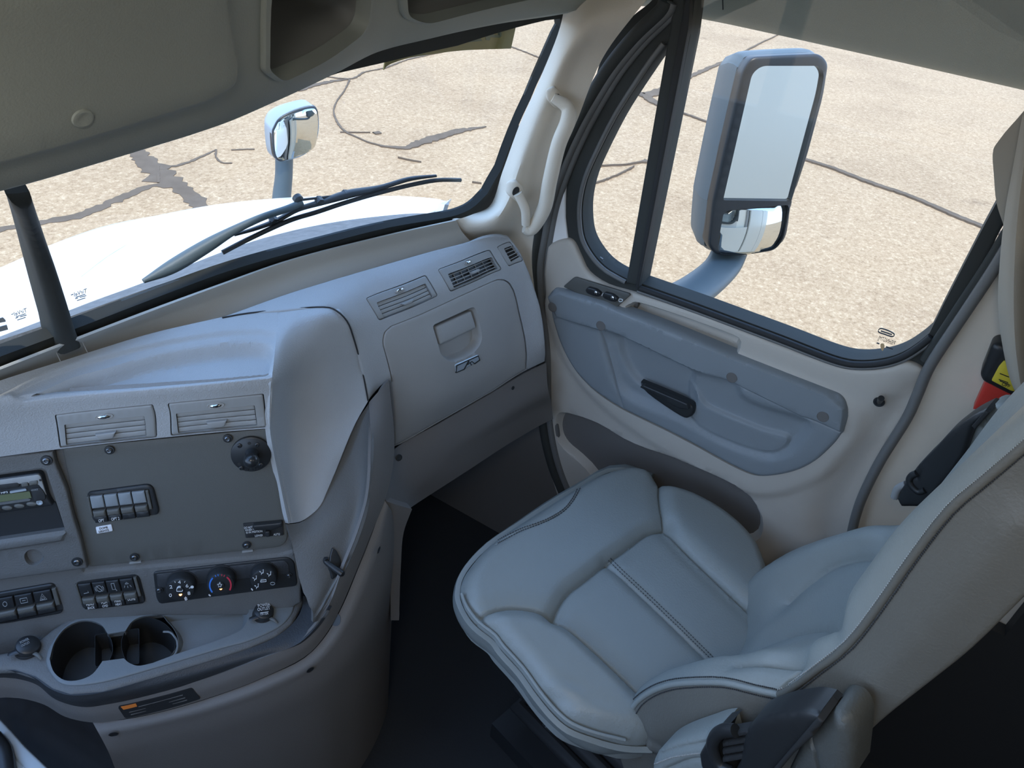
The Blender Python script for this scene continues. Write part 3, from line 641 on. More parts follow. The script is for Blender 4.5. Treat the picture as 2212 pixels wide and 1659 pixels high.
panel('bulb_hole', KS, crv([(716, 1347), (725, 1326), (735, 1331), (735, 1345), (728, 1352)], 4, True), M['black'], D, h=.0015, th=.003, res=.01)
KP = Surf([R2, [drop(p, .40, .01) for p in R2], [drop(p, .2, .035) for p in R2]])
for x, y in ((670, 1447), (245, 1586), (818, 1188)): dimple(x, y, KP, .006)
KT = Surf([[P(*p, z) for p, z in st0], [P(*q, w) for q, w in st1]])
sl = thing('warning_sticker', 'dark sticker with orange header on the strip below the cup holders', 'sticker', KT.pt(340, 1515))
panel('sticker_base', KT, rnd([(255, 1523), (415, 1483), (434, 1506), (272, 1548)], 5), M['black'], sl, h=.004, th=.002, res=.012)
panel('orange_header', KT, [(262, 1522), (294, 1515), (297, 1521), (268, 1528)], M['orange'], sl, h=.0048, th=.001, res=.02)
strokes('small_print', KT, [[(280, 1534), (400, 1503)], [(284, 1539), (404, 1508)], [(300, 1522), (395, 1497)]], .9, M['lower'], sl, lift=.005)
# ================================================================== overhead console and headliner
HB = [(-110, 440, 1.52), (60, 396, 1.52), (190, 358, 1.52), (316, 320, 1.52), (443, 280, 1.52), (560, 231, 1.52), (700, 166, 1.52), (792, 120, 1.525), (921, 85, 1.53), (1080, 51, 1.535), (1200, 33, 1.54), (1275, 19, 1.545)]
def at_y(x, y, Y): return P(x, y, Y=Y)
hb = [CAM+(P(x, y, z)-CAM)*.955 for x, y, z in HB]
def lift_(p, dy, z): return A([p[0], p[1]+dy, z])
rows = [[lift_(p, .03, p[2]-.004) for p in hb], hb, [lift_(p, -.018, p[2]+.006) for p in hb], [lift_(p, -.035, p[2]+.03) for p in hb], [lift_(p, -.07, p[2]+.12) for p in hb], [lift_(p, -.12, p[2]+.24) for p in hb], [lift_(p, -.16, 2.05) for p in hb]]
OH = Surf(rows, ext=.25)
oc = thing('overhead_console', 'grey overhead storage console above the windshield with open cubbies', 'overhead console', OH.pt(600, 80))
pxH = [project(p) for p in rows[0]]
out = [(p[0], p[1]) for p in [OH.hit(x, y) for x, y, z in HB]]
W_, H_ = OH.W, OH.H
ohout = [(0, 0), (W_, 0), (W_, H_), (0, H_)]
cub2 = rnd([(574, -80), (566, 150), (600, 175), (700, 128), (790, 62), (808, -80)], [1, 12, 16, 40, 30, 1]); cub3 = rnd([(862, -60), (868, 34), (912, 50), (1240, -20), (1240, -60)], [1, 16, 22, 1, 1])
bin1 = rnd([(-110, -90), (478, -90), (484, 20), (505, 140), (498, 178), (440, 214), (-110, 370)], [1, 1, 10, 20, 26, 30, 1])
st_ = lambda q: OH.poly(q)
panel('console_shell', OH, ohout, M['header'], oc, th=.006, res=.022, st=True, holes=[st_(cub2), st_(cub3)], feats=[(st_(bin1), .010, .016)], angle=60)
for nm, q in (('cubby_rim', cub2), ('cubby_rim', cub3)):
    o_ = OH.poly(q); c = o_.mean(0)
    inn = c+(o_-c)*A([.955, .96]); outr = c+(o_-c)*A([1.03, 1.02])
    rm = panel(nm, OH, outr, M['header'], oc, h=.006, th=.02, r=.004, res=.02, st=True, holes=[inn])
def recess(name, S, uv, depth, m, parent):
    p, n = S.ev(dens(A(uv), .03)); c = p.mean(0); nn = n.mean(0); nn /= np.linalg.norm(nn); k = len(p); q = c+(p-c)*.94-nn*depth
    V = list(p-n*.001)+list(q)+list(c+(q-c)*1.05-nn*.01)+list(c+(p-c)*1.03-n*.001); F = [tuple(range(k, 2*k)), tuple(range(2*k, 3*k))]
    for i in range(k): j = (i+1) % k; F += [(i, j, k+j, k+i), (2*k+i, 2*k+j, 3*k+j, 3*k+i), (i, 3*k+i, 3*k+j, j)]
    return mobj(name, V, F, m, parent, angle=30)
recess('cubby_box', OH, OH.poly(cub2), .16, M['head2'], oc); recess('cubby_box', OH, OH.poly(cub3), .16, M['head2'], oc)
lathe('bin_latch', frame(OH, 158, 240, h=.010), [(.008, 0), (.0075, .0015), (.006, .002), (.003, .001)], M['header'], oc, seg=30, sx=1.2)
# headliner above the right-hand door and the rest of the cab shell
dh = [(1262, 20, 1.545), (1330, 16, 1.55), (1400, 14, 1.555), (1440, 20, 1.555), (1503, 38, 1.555), (1576, 53, 1.556), (1767, 95, 1.556), (1951, 136, 1.556), (2212, 195, 1.556), (2400, 238, 1.556)]
d0 = [P(x, y, z) for x, y, z in dh]
def inw(p, dx, z): return A([p[0]+dx, p[1], z])
drows = [[inw(p, .03, p[2]+.01) for p in d0], d0, [inw(p, -.02, p[2]+.008) for p in d0], [inw(p, -.05, p[2]+.05) for p in d0], [inw(p, -.09, 1.75) for p in d0], [inw(p, -.14, 2.1) for p in d0]]
tr1 = grid('trim_1', drows, M['header'], None, th=.008, n=4); tag(tr1, kind='structure')
DH = Surf(drows, ext=.1)
strokes('lining_seam', DH, [[(1561, -10), (1562, 20), (1566, 50)]], 2.2, M['blackm'], tr1)
# ================================================================== A pillar trim with its grab handle
WX = lambda x, y: WS.pt(x, y, .012)
AP = Surf([[WX(1212, 0), P(1275, -8, X=1.36), P(1340, -14, X=1.385), P(1405, -10, X=1.40)],
           [WX(1201, 50), P(1262, 45, X=1.325), P(1312, 38, X=1.355), P(1365, 38, X=1.385)],
           [WX(1158, 160), P(1212, 140, X=1.325), P(1255, 128, X=1.36), P(1301, 127, X=1.385)],
           [WX(1110, 269), P(1160, 262, X=1.32), P(1200, 264, X=1.36), P(1240, 276, X=1.38)],
           [WX(1076, 365), P(1122, 362, X=1.305), P(1160, 360, X=1.355), P(1199, 357, X=1.385)],
           [WX(1048, 440), P(1092, 445, X=1.29), P(1132, 448, X=1.355), P(1168, 445, X=1.385)],
           [P(1018, 464, 1.135), P(1062, 484, X=1.27), P(1110, 498, X=1.36), P(1155, 500, X=1.385)],
           [P(979, 478, 1.130), P(998, 515, 1.07), P(1075, 545, 1.02), P(1148, 560, X=1.385)],
           [P(985, 500, 1.06), P(1020, 560, .97), P(1095, 640, .90), P(1162, 690, X=1.40)]])
ap = grid('trim_2', AP, M['pillar'], None, th=.006, n=6); tag(ap, kind='structure')
gh = thing('grab_handle', 'beige grab handle screwed to the pillar right of the windshield', 'grab handle', AP.pt(1165, 330))
for x, y in ((1194, 210), (1110, 412)):
    fr = frame(AP, x, y, h=.0)
    panel('handle_foot', AP, rnd([(x-13, y+5), (x-10, y-18), (x+2, y-27), (x+18, y-8), (x+14, y+18), (x+2, y+22)], 8), M['pillar'], gh, h=.010, th=.012, r=.006, res=.008)
    lathe('screw_recess', frame(AP, x+1, y-3, h=.0105), [(.0075, 0), (.006, .0005), (.003, -.003)], M['blackm'], gh, seg=18, sy=1.4)
hx = [((1190, 204), .012), ((1203, 212), .034), ((1206, 235), .05), ((1192, 282), .058), ((1163, 355), .060), ((1135, 420), .058), ((1113, 463), .052), ((1104, 468), .040)]
tube('handle_bar', [AP.pt(*p, h) for p, h in hx], [.009, .0135, .0155, .0155, .0155, .0155, .0145, .011], M['pillar'], gh, seg=18)
tube('handle_leg', [AP.pt(1112, 412, .012), AP.pt(1112, 435, .03), AP.pt(1106, 460, .042)], [.010, .010, .010], M['pillar'], gh, seg=14)
# ================================================================== right-hand door (door_1)
DX = 1.45
DG = plane((1, 0, 0), DX, (1600, 400)); DI = plane((1, 0, 0), DX-.03, (1600, 400)); DF = plane((1, 0, 0), DX-.012, (1600, 400))
dr = thing('door_1', None, None, P(1600, 800, X=DX), kind='structure')
qg = np.concatenate([[(1447, 84)], crv([(1410, 136), (1371, 194), (1333, 255), (1294, 332), (1271, 386), (1260, 437), (1260, 483), (1267, 518), (1287, 552), (1314, 579), (1356, 603)], 4), [(1447, 101)]])
mg = np.concatenate([[(1503, -20), (1491, 78), (1385, 612)], crv([(1512, 657), (1692, 724), (1801, 766), (1855, 777), (1909, 773), (1950, 760), (1985, 738), (2008, 719)], 4), [(2038, 658), (2122, 495), (2200, 350), (2330, 140), (2400, 20), (2400, -20)]])
# black door frame round both panes
fo_ = np.concatenate([[(1500, -40), (1440, 10), (1400, 62)], crv([(1345, 135), (1302, 200), (1262, 275), (1232, 350), (1222, 410), (1220, 470), (1226, 518), (1240, 560), (1262, 592), (1300, 616), (1360, 636)], 4), crv([(1500, 676), (1692, 752), (1801, 791), (1855, 801), (1909, 798), (1960, 786), (1998, 806)], 4), [(2010, 790), (2092, 640), (2160, 500), (2240, 370), (2400, 130), (2480, -40)]])
panel('window_frame', DF, fo_, M['gasket'], dr, th=.05, r=.006, res=.05, holes=[qg, mg])
# glass run channels and lips
def path(S, pts, h): return [S.pt(x, y, h) for x, y in pts]
def off(q, d): q = A(q, float); t = np.gradient(q, axis=0); t /= np.linalg.norm(t, axis=1)[:, None]; return q+np.stack([-t[:, 1], t[:, 0]], 1)*d
qgl = crv([(1440, 96), (1410, 136), (1371, 194), (1333, 255), (1294, 332), (1271, 386), (1260, 437), (1260, 483), (1267, 518), (1287, 552), (1314, 579), (1356, 603)], 2)
tube('glass_seal', path(DF, off(qgl, 5), .006), .0055, M['sealg'], dr, seg=8, smooth_n=3)
mgl = crv([(1385, 612), (1512, 657), (1692, 724), (1801, 766), (1855, 777), (1909, 773), (1950, 760), (1985, 738), (2008, 719)], 2)
tube('glass_seal', path(DF, off(mgl, 7), .008), .007, M['blackm'], dr, seg=8, smooth_n=3)
tube('glass_seal', path(DF, off(mgl, 15), .008), .004, M['sealg'], dr, seg=8, smooth_n=3)
panel('divider_bar', DF, [(1447, 84), (1452, 60), (1458, -20), (1484, -20), (1488, 60), (1387, 616), (1356, 608)], M['gasket'], dr, h=.012, th=.035, r=.006, res=.04)
panel('divider_rubber', DF, [(1490, -20), (1500, -20), (1494, 60), (1385, 620), (1379, 616)], M['blackm'], dr, h=.017, th=.02, r=.002, res=.04)
w2 = panel('window_2', DG, mg, M['glass'], None, h=0, th=.004, res=.15); tag(w2, kind='structure')
w3 = panel('window_3', DG, qg, M['glass'], None, h=0, th=.004, res=.15); tag(w3, kind='structure')
def smallprint(par, x, y, s=1., ang=.33):
    L = []
    for i, (a, b) in enumerate([(0, 34), (4, 30), (2, 36), (10, 34)]): L.append([(x+a*s+i*1.5, y+i*6*s+a*ang*s), (x+b*s+i*1.5, y+i*6*s+b*ang*s)])
    strokes('glass_mark', DG, L, 1.3, M['dark_t'], par, lift=.003)
text('glass_mark', 'PIEHNGTMJ', DG, (1897, 732), (1932, 744), M['dark_t'], w2, hpx=9, lift=.003, mirror=True)
strokes('glass_mark', DG, [crv([(1898, 712), (1904, 709), (1918, 713), (1931, 720), (1931, 725), (1925, 726), (1910, 721), (1899, 717)], 3, True).tolist(), [(1903, 714), (1927, 722)], [(1914, 748), (1929, 753)], [(1894, 740), (1900, 742)]], 1.5, M['dark_t'], w2, lift=.003)
strokes('glass_mark', DG, [[(1281, 545), (1303, 559)], [(1283, 550), (1304, 563)], [(1288, 557), (1300, 565)]], 1.6, M['grey_t'], w3, lift=.003)
panel('rust_stain', DG, crv([(1903, 742), (1909, 741), (1911, 748), (1907, 757), (1903, 750)], 4, True), mat('rust_film', (.62, .42, .22), .8), w2, h=.003, th=.001, res=.03)
# seal round the door opening
sp_ = [(1452, 6), (1441, 28), (1387, 80), (1333, 145), (1296, 203), (1257, 273), (1220, 354), (1190, 440), (1174, 521), (1166, 580), (1170, 660), (1182, 760), (1186, 900), (1205, 1000), (1240, 1090)]
PR = plane((1, 0, 0), 1.44, (1300, 250))
panel('pillar_rubber', PR, np.concatenate([crv([(1425, -20), (1400, 8), (1362, 38), (1328, 80), (1296, 130), (1276, 205), (1224, 298), (1176, 403), (1150, 500), (1150, 600)], 3), crv([(1180, 600), (1184, 521), (1200, 440), (1230, 354), (1267, 273), (1306, 203), (1343, 145), (1397, 80), (1450, 28), (1470, -20)], 3)]), M['wgasket'], dr, th=.02, r=.003, res=.03)
tube('opening_seal', [P(x, y, X=1.425) for x, y in sp_], .010, M['sealg'], dr, seg=10)
tube('opening_seal', [P(x-14, y-4, X=1.42) for x, y in sp_], .014, M['gasket'], dr, seg=10)
tube('opening_seal', [P(x+13, y+2, X=1.435) for x, y in sp_], .009, M['sealg'], dr, seg=10)
panel('painted_edge', DF, [(1236, 355), (1206, 437), (1180, 535), (1200, 535), (1228, 520), (1222, 470), (1222, 400)], M['white'], dr, h=.004, th=.03, r=.004, res=.03)
rs = [(2440, 90), (2260, 390), (2160, 560), (2088, 670), (2012, 785), (1983, 850), (1958, 905), (1905, 990), (1868, 1062), (1850, 1110), (1838, 1160), (1825, 1230)]
tube('opening_seal', [P(x, y, X=1.415) for x, y in rs], .010, M['sealg'], dr, seg=10)
tube('opening_seal', [P(x-14, y-6, X=1.425) for x, y in rs[:5]], .010, M['gasket'], dr, seg=10)
# inner door card
_c = A([1510, 830]); pohole = None
DC = plane((1, 0, 0), 1.425, (1550, 850))
dco = np.concatenate([crv([(1180, 532), (1202, 521), (1224, 517), (1238, 527), (1252, 556), (1270, 590), (1310, 617), (1360, 632)], 3), crv([(1500, 674), (1692, 750), (1801, 790), (1855, 799), (1909, 797), (1950, 785), (1973, 788), (1992, 800), (1994, 815)], 4), [(1965, 894), (1911, 972), (1863, 1060), (1850, 1110), (1840, 1200), (1800, 1560), (1180, 1560), (1178, 1000), (1176, 800), (1176, 640), (1172, 590)]])
pock = crv([(1355, 672), (1368, 662), (1385, 662), (1480, 693), (1580, 730), (1592, 742), (1586, 760), (1578, 768), (1480, 730), (1380, 692)], 3, True)
low = crv([(1205, 935), (1208, 905), (1225, 898), (1290, 920), (1370, 965), (1500, 1010), (1600, 1060), (1640, 1130), (1600, 1170), (1400, 1150), (1270, 1010), (1220, 965)], 4, True)
# blue-grey insert with the pull recess
DP = plane((1, 0, 0), 1.412, (1500, 850))
po = np.concatenate([crv([(1184, 640), (1192, 629), (1210, 626), (1300, 650), (1340, 668), (1440, 706), (1580, 764), (1600, 772), (1700, 811), (1790, 846), (1815, 858), (1828, 876), (1832, 900), (1822, 935)], 4), crv([(1817, 940), (1800, 962), (1760, 998), (1715, 1020), (1665, 1030), (1630, 1028), (1580, 1006), (1500, 962), (1430, 926), (1345, 885), (1290, 850), (1255, 818), (1230, 785), (1208, 740), (1192, 690)], 4)])
edge = [(1184, 640), (1210, 628), (1300, 652), (1600, 774), (1790, 848), (1826, 880), (1820, 932), (1760, 905), (1730, 896), (1600, 832), (1500, 798), (1340, 722), (1300, 712), (1205, 684)]
rec1 = crv([(1302, 722), (1340, 728), (1500, 805), (1580, 825), (1600, 858), (1640, 880), (1720, 905), (1742, 918), (1735, 940), (1712, 968), (1680, 985), (1645, 985), (1560, 955), (1470, 905), (1380, 868), (1340, 840), (1318, 790)], 4, True)
rec2 = crv([(1330, 735), (1365, 745), (1480, 800), (1490, 830), (1500, 870), (1485, 885), (1440, 870), (1390, 845), (1350, 800)], 4, True)
panel('door_card', DC, dco, M['door'], dr, th=.02, r=.010, res=.02, holes=[_c+(po-_c)*.965], feats=[(pock, -.045, .018), (low, -.03, .02), (crv([(1190, 640), (1400, 690), (1600, 770), (1780, 838), (1850, 880), (1860, 930), (1820, 990), (1760, 1040), (1640, 1070), (1500, 1010), (1340, 910), (1240, 810), (1190, 700)], 3, True), .008, .03), (crv([(1760, 1100), (1870, 960), (1900, 900), (1990, 830), (1900, 1010), (1800, 1200)], 3, True), -.02, .07)])
panel('door_insert', DP, po, M['pod'], dr, th=.014, r=.008, res=.014, feats=[(edge, .010, .010), (rec1, -.016, .03), (rec2, -.014, .02), (crv([(1480, 840), (1492, 835), (1515, 870), (1540, 888), (1640, 930), (1700, 948), (1690, 972), (1650, 980), (1560, 950), (1490, 905)], 3, True), .008, .012)],
      grooves=[([(1296, 714), (1318, 790), (1345, 880)], .0018, .003), (crv([(1192, 690), (1215, 688), (1290, 708), (1340, 724), (1500, 800), (1600, 836), (1730, 898), (1760, 910), (1815, 934)], 3), .0016, .002)])
panel('door_pocket', DC, low, M['lower'], dr, h=-.022, th=.004, res=.03)  # darker insert puts the shade inside the pocket into colour
for x, y in ((1198, 660), (1302, 700), (1584, 811), (1780, 895)):
    lathe('screw_recess', frame(DP, x, y, h=.0108), [(.0125, 0), (.0115, .0004), (.0105, -.001), (.006, -.0016), (.002, -.002)], M['lower'], dr, seg=22, sx=.95)  # darker plastic stands in for the shading inside each recess
hp = [(1384, 826), (1396, 830), (1440, 848), (1492, 872), (1500, 888), (1492, 900), (1470, 898), (1400, 850)]
dh_ = panel('door_handle', DP, crv(hp, 4, True), M['black'], dr, h=.004, th=.02, r=.006, res=.008)
panel('handle_lever', DP, rnd([(1387, 830), (1396, 826), (1490, 866), (1494, 878), (1470, 876)], 3), M['black'], dr, h=.016, th=.012, r=.003, res=.01)
# mirror switch plate
SWP = plane((1, 0, -.0), 1.418, (1300, 640))
sp = thing('mirror_switch_panel', 'dark switch plate with two rockers at the front of the door sill', 'switch panel', DC.pt(1290, 630, .01))
panel('switch_plate', DC, rnd([(1219, 617), (1244, 596), (1362, 632), (1364, 636), (1332, 664), (1322, 663)], [5, 6, 4, 3, 6, 5]), M['panel'], sp, h=.008, th=.006, r=.002, res=.02)
for x, y in ((1288, 626), (1324, 637)):
    rk = panel('rocker', DC, rnd([(x-17, y-5), (x-12, y-11), (x+6, y-6), (x+17, y+2), (x+14, y+10), (x+2, y+9), (x-14, y+2)], 4), M['black'], sp, h=.017, th=.010, r=.003, res=.006)
    lathe('rocker_button', frame(DC, x+7, y, h=.018), [(.0045, 0), (.0042, .002), (.002, .003)], M['chrome'], rk, seg=16)
strokes('switch_symbol', DC, [[(1303, 636), (1306, 631), (1309, 631), (1306, 635), (1303, 636)]], 1.6, M['white_t'], sp, lift=.009)
strokes('switch_symbol', DC, [crv([(1341, 643), (1348, 644), (1347, 648), (1341, 648)], 3, True).tolist()+[(1341, 643)]], 1.6, M['white_t'], sp, lift=.009)
lk = thing('lock_knob', 'small black lock pin standing on the rear end of the door sill', 'lock knob', DC.pt(1901, 866))
lathe('knob_collar', frame(DC, 1899, 868, h=.001), [(.011, 0), (.010, .002), (.007, .002), (.006, .001)], M['black'], lk, seg=24)
k0 = DC.pt(1899, 868, .002); tube('knob_pin', [k0, k0+A([-.012, 0, .012]), k0+A([-.02, 0, .022])], [.0045, .0055, .006], M['black'], lk, seg=14)
# ================================================================== rear side trim, behind the door
BT = plane((1, 0, 0), 1.435, (2050, 900), ext=1.6)
bt = panel('trim_3', BT, [(3300, -500), (2640, -300), (2500, 20), (2440, 100), (2260, 395), (2160, 562), (2088, 672), (2012, 787), (1983, 852), (1905, 992), (1855, 1092), (1820, 1240), (1700, 1500), (3300, 1500)], M['pillar'], None, th=.03, r=.006, res=.06); tag(bt, kind='structure')
# ================================================================== the unseen rest of the cab
def sbox(name, lo, hi, m): return tag(box(name, lo, hi, M[m]), kind='structure')
sbox('floor', (-.62, -2.6, -.05), (1.5, 1.6, 0.0), 'floor')
# added fill lamps under the ceiling, out of view, to brighten the cab
for lx, ly in ((.45, -.75), (.45, -1.8), (-.25, -.05)):
    dl = thing('fill_light', 'added unseen fill lamp on the cab ceiling', 'fill lamp', (lx, ly, 2.1), group='added fill lamps on the cab ceiling')
    box('fill_lamp_housing', (lx-.16, ly-.16, 2.10), (lx+.16, ly+.16, 2.12), M['header'], dl)
    ld = bpy.data.lights.new('fill_lamp', 'AREA'); ld.shape = 'DISK'; ld.size = .3; ld.energy = DOME*(2.6 if lx < 0 else 1); ld.color = (1., .95, .86)
    lo = bpy.data.objects.new('fill_lamp', ld); COL.objects.link(lo); lo.location = (lx, ly, 2.095)
sbox('ceiling', (-.62, -2.6, 2.12), (1.52, .75, 2.16), 'header')
sbox('shade_sheet_low', (1.395, -2.5, 0), (1.43, -.22, .58), 'blackm'); sbox('shade_sheet_up', (1.395, -2.5, .58), (1.43, -.45, .95), 'blackm'); sbox('wall_back', (-.62, -2.62, 0), (1.5, -2.56, 2.12), 'wall')  # both matt black sheets stand in for the unlit space behind the seat
sbox('wall_front', (-.62, 1.20, 0), (1.47, 1.26, .93), 'floor'); sbox('trim_4', (1.454, .50, 0), (1.48, 1.2, .98), 'lower')
wr = mobj('wall_right', *(lambda V, F: (V, F))([(1.46, -2.6, 0), (1.50, -2.6, 0), (1.50, -.35, 0), (1.46, -.35, 0), (1.46, -2.6, 2.12), (1.50, -2.6, 2.12), (1.50, -.35, 2.12), (1.46, -.35, 2.12)], [(0, 3, 2, 1), (4, 5, 6, 7), (0, 1, 5, 4), (1, 2, 6, 5), (2, 3, 7, 6), (3, 0, 4, 7)]), M['wall'], smooth=False); tag(wr, kind='structure')
# left wall with the driver's window opening
lw = []
for lo, hi in (((-.60, -2.6, 0), (-.55, 1.3, .96)), ((-.60, -2.6, 1.0), (-.55, -.30, 2.12)), ((-.60, -.30, 1.66), (-.55, .75, 2.12)), ((-.60, .76, .96), (-.55, .85, 1.66))):
    (a, b, c), (d, e_, f) = lo, hi; k = len(lw)*8
    lw.append(([(a, b, c), (d, b, c), (d, e_, c), (a, e_, c), (a, b, f), (d, b, f), (d, e_, f), (a, e_, f)], [tuple(i+k for i in q) for q in [(0, 3, 2, 1), (4, 5, 6, 7), (0, 1, 5, 4), (1, 2, 6, 5), (2, 3, 7, 6), (3, 0, 4, 7)]]))
tag(mobj('wall_left', sum([q[0] for q in lw], []), sum([q[1] for q in lw], []), M['wall'], smooth=False), kind='structure')
# ================================================================== the truck outside
tk = thing('truck_body', 'white truck bodywork below and behind the cab windows', 'truck', (1.55, -1, 0))
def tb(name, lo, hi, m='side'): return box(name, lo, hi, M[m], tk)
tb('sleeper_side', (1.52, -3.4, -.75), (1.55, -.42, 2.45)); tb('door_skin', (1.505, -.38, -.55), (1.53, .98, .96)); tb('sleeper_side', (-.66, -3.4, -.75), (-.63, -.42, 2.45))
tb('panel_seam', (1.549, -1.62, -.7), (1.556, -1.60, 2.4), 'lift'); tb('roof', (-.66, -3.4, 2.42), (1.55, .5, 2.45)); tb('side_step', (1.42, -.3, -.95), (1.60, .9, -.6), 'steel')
# bonnet
HD = Surf([[P(-110, 640, 1.0), P(60, 600, X=.38), P(300, 500, X=1.0), P(560, 450, X=1.25), P(760, 446, X=1.36), P(905, 452, X=1.40)],
           [P(-110, 700, 1.05), P(80, 640, X=.36), P(300, 560, X=.78), P(560, 490, X=1.08), P(760, 462, X=1.24), P(930, 458, X=1.34)],
           [P(-110, 772, 1.07), P(100, 688, 1.07), P(300, 610, 1.07), P(520, 535, 1.07), P(760, 470, 1.07), P(955, 464, 1.06)]], ext=.1)
hd0 = [(-110, 632), (0, 596), (110, 546), (220, 506), (345, 480), (450, 461), (600, 447), (700, 445), (785, 447), (870, 450), (930, 456), (962, 466)]
hdx = [.0, .24, .48, .74, .95, 1.08, 1.22, 1.28, 1.33, 1.37, 1.38, 1.37]
hdy = [2.32, 2.3, 2.27, 2.2, 2.05, 1.87, 1.62, 1.46, 1.33, 1.2, 1.1, 1.0]
top = [P(x, y, Y=a) for (x, y), a in zip(hd0, hdy)]
bot = [P(x, y, z) for x, y, z in [(-110, 772, 1.05), (0, 733, 1.05), (105, 690, 1.05), (200, 650, 1.05), (330, 606, 1.05), (430, 568, 1.05), (560, 520, 1.05), (650, 496, 1.05), (740, 478, 1.045), (830, 468, 1.04), (900, 464, 1.03), (955, 468, 1.02)]]
mid = [.5*(a+b)+A([0, 0, .015]) for a, b in zip(top, bot)]
skirt = [p+A([.05 if p[0] > 1.0 else .0, .05, -.35]) for p in top]
hood = thing('hood', 'white sloping truck hood beyond the windshield', 'hood', mid[5])
grid('hood_skin', [skirt, [p+A([.01, .015, -.03]) for p in top], top, mid, bot], M['white'], hood, th=.01, n=5)
HS = Surf([top, mid, bot], ext=.1)
strokes('hood_crease', HS, [crv([(175, 597), (240, 548), (330, 497), (360, 484)], 6).tolist()], 2.5, mat('soft_grey_line', (.62, .64, .64), .5), hood, lift=.001)
strokes('hood_crease', HS, [crv([(330, 500), (450, 495), (590, 488)], 6).tolist()], 1.6, M['label'], hood, lift=.001)
tube('hood_edge_trim', [P(-60, 620, Y=2.28), P(0, 598, Y=2.28), P(58, 575, Y=2.26)], .022, M['steel'], hood, seg=8)
c0 = [P(x, y-3, z) for x, y, z in [(-110, 772, 1.052), (105, 690, 1.052), (330, 606, 1.052), (560, 520, 1.052), (650, 497, 1.052), (740, 480, 1.05), (830, 469, 1.045), (890, 464, 1.04), (958, 465, 1.03)]]
c1 = [WS.pt(x, y, -.03) for x, y in [(-110, 812), (140, 727), (360, 645), (600, 566), (700, 540), (790, 520), (860, 505), (910, 492), (985, 478)]]
cw = grid('wiper_cowl', [c0, [.5*(a+b)-A([0, 0, .012]) for a, b in zip(c0, c1)], c1], M['cowl'], None, th=.006, n=6)
tag(cw, 'dusty grey cowl strip between hood and windshield', 'cowl')
# wiper
wp = thing('windshield_wiper', 'black wiper lying across the right half of the windshield', 'wiper', WS.pt(600, 520, -.02))
wz = lambda x, y, h=-.035: WS.pt(x, y, h)
tube('wiper_arm', [wz(338, 640), wz(400, 607), wz(470, 563), wz(530, 527), wz(590, 498), wz(640, 480), wz(675, 465)], [.004, .012, .012, .008, .0065, .0065, .0065], M['hsg'], wp, seg=10)
tube('wiper_rod', [wz(675, 463, -.04), wz(725, 456, -.04), wz(760, 448, -.036)], .0025, M['black'], wp, seg=8)
lathe('rod_joint', frame(WS, 670, 462, h=-.046), [(.009, 0), (.009, .008), (.005, .012)], M['black'], wp, seg=16)
tube('blade_yoke', [wz(530, 538), wz(575, 523), wz(620, 505), wz(665, 480), wz(720, 462), wz(775, 444), wz(840, 431), wz(900, 415), wz(960, 407)], [.003, .005, .006, .006, .008, .011, .007, .006, .004], M['black'], wp, seg=8, flat=.7)
tube('wiper_blade', [wz(500, 570, -.028), wz(560, 538, -.028), wz(640, 500, -.028), wz(700, 480, -.028), wz(760, 459, -.028), wz(830, 438, -.028), wz(900, 422, -.028), wz(960, 411, -.028), wz(1013, 407, -.028)], .0045, M['black'], wp, seg=8)
for x, y in ((614, 505), (712, 461), (768, 446)):
    lathe('yoke_clip', frame(WS, x, y, h=-.042), [(.008, 0), (.008, .012)], M['black'], wp, seg=6)
# bonnet mirror
HN = A([-.36, -.93, -.02]); HC_ = HN@P(630, 290, Y=1.80); HM = plane(HN, HC_, (630, 290))
hm = thing('hood_mirror', 'small chrome-backed convex mirror on a curved stalk above the hood', 'mirror', P(625, 290, Y=1.8))
hmo = crv([(588, 290), (592, 275), (605, 255), (640, 238), (676, 230), (686, 236), (689, 255), (686, 295), (680, 318), (660, 332), (620, 347), (603, 349), (592, 335)], 4, True)
hmi = A([(640, 290)])+(hmo-A([640, 290]))*.93
def dome(S, o, hgt):
    q = S.poly(o); c = q.mean(0); R = np.linalg.norm(q-c, axis=1).max()
    return lambda V: hgt*(1-(np.linalg.norm(V-c, axis=1)/R)**2)
panel('mirror_rim', HM, hmo, M['black'], hm, th=.02, r=.006, res=.03)
panel('mirror_glass', HM, hmi, M['mirror'], hm, h=.001, th=.006, res=.012, fn=dome(HM, hmi, .013), angle=80)
back = [((588, 290), (561, 290)), ((592, 272), (563, 270)), ((606, 253), (578, 248)), ((640, 236), (620, 233)), ((676, 229), (655, 228)), ((689, 250), (672, 246)), ((686, 300), (668, 296)), ((660, 334), (640, 328)), ((612, 349), (588, 342)), ((594, 340), (568, 325))]
ra = [HM.pt(*a, -.004) for a, b in back]; c = sum(ra)/len(ra)
rb = [p-HN/np.linalg.norm(HN)*.06 for p in ra]; rc = [c+(p-c)*.72-HN/np.linalg.norm(HN)*.11 for p in ra]
def shell(name, rings, m, par, n=4):
    R = [crv(A(r), n, True) for r in rings]; k = len(R[0]); V = np.concatenate(R); F = []
    for j in range(len(R)-1):
        for i in range(k): F.append((j*k+i, j*k+(i+1) % k, (j+1)*k+(i+1) % k, (j+1)*k+i))
    F += [tuple(range(k)), tuple((len(R)-1)*k+i for i in reversed(range(k)))]
    return mobj(name, V, F, m, par, angle=50)
shell('mirror_housing', [ra, rb, rc], M['hsgl'], hm)
pb = P(614, 350, Y=1.83)
tube('mirror_stalk', [P(614, 335, Y=1.84), P(613, 380, Y=1.85), P(609, 420, Y=1.86), P(606, 460, Y=1.86)], [.028, .028, .030, .032], M['hsg'], hm, seg=16)
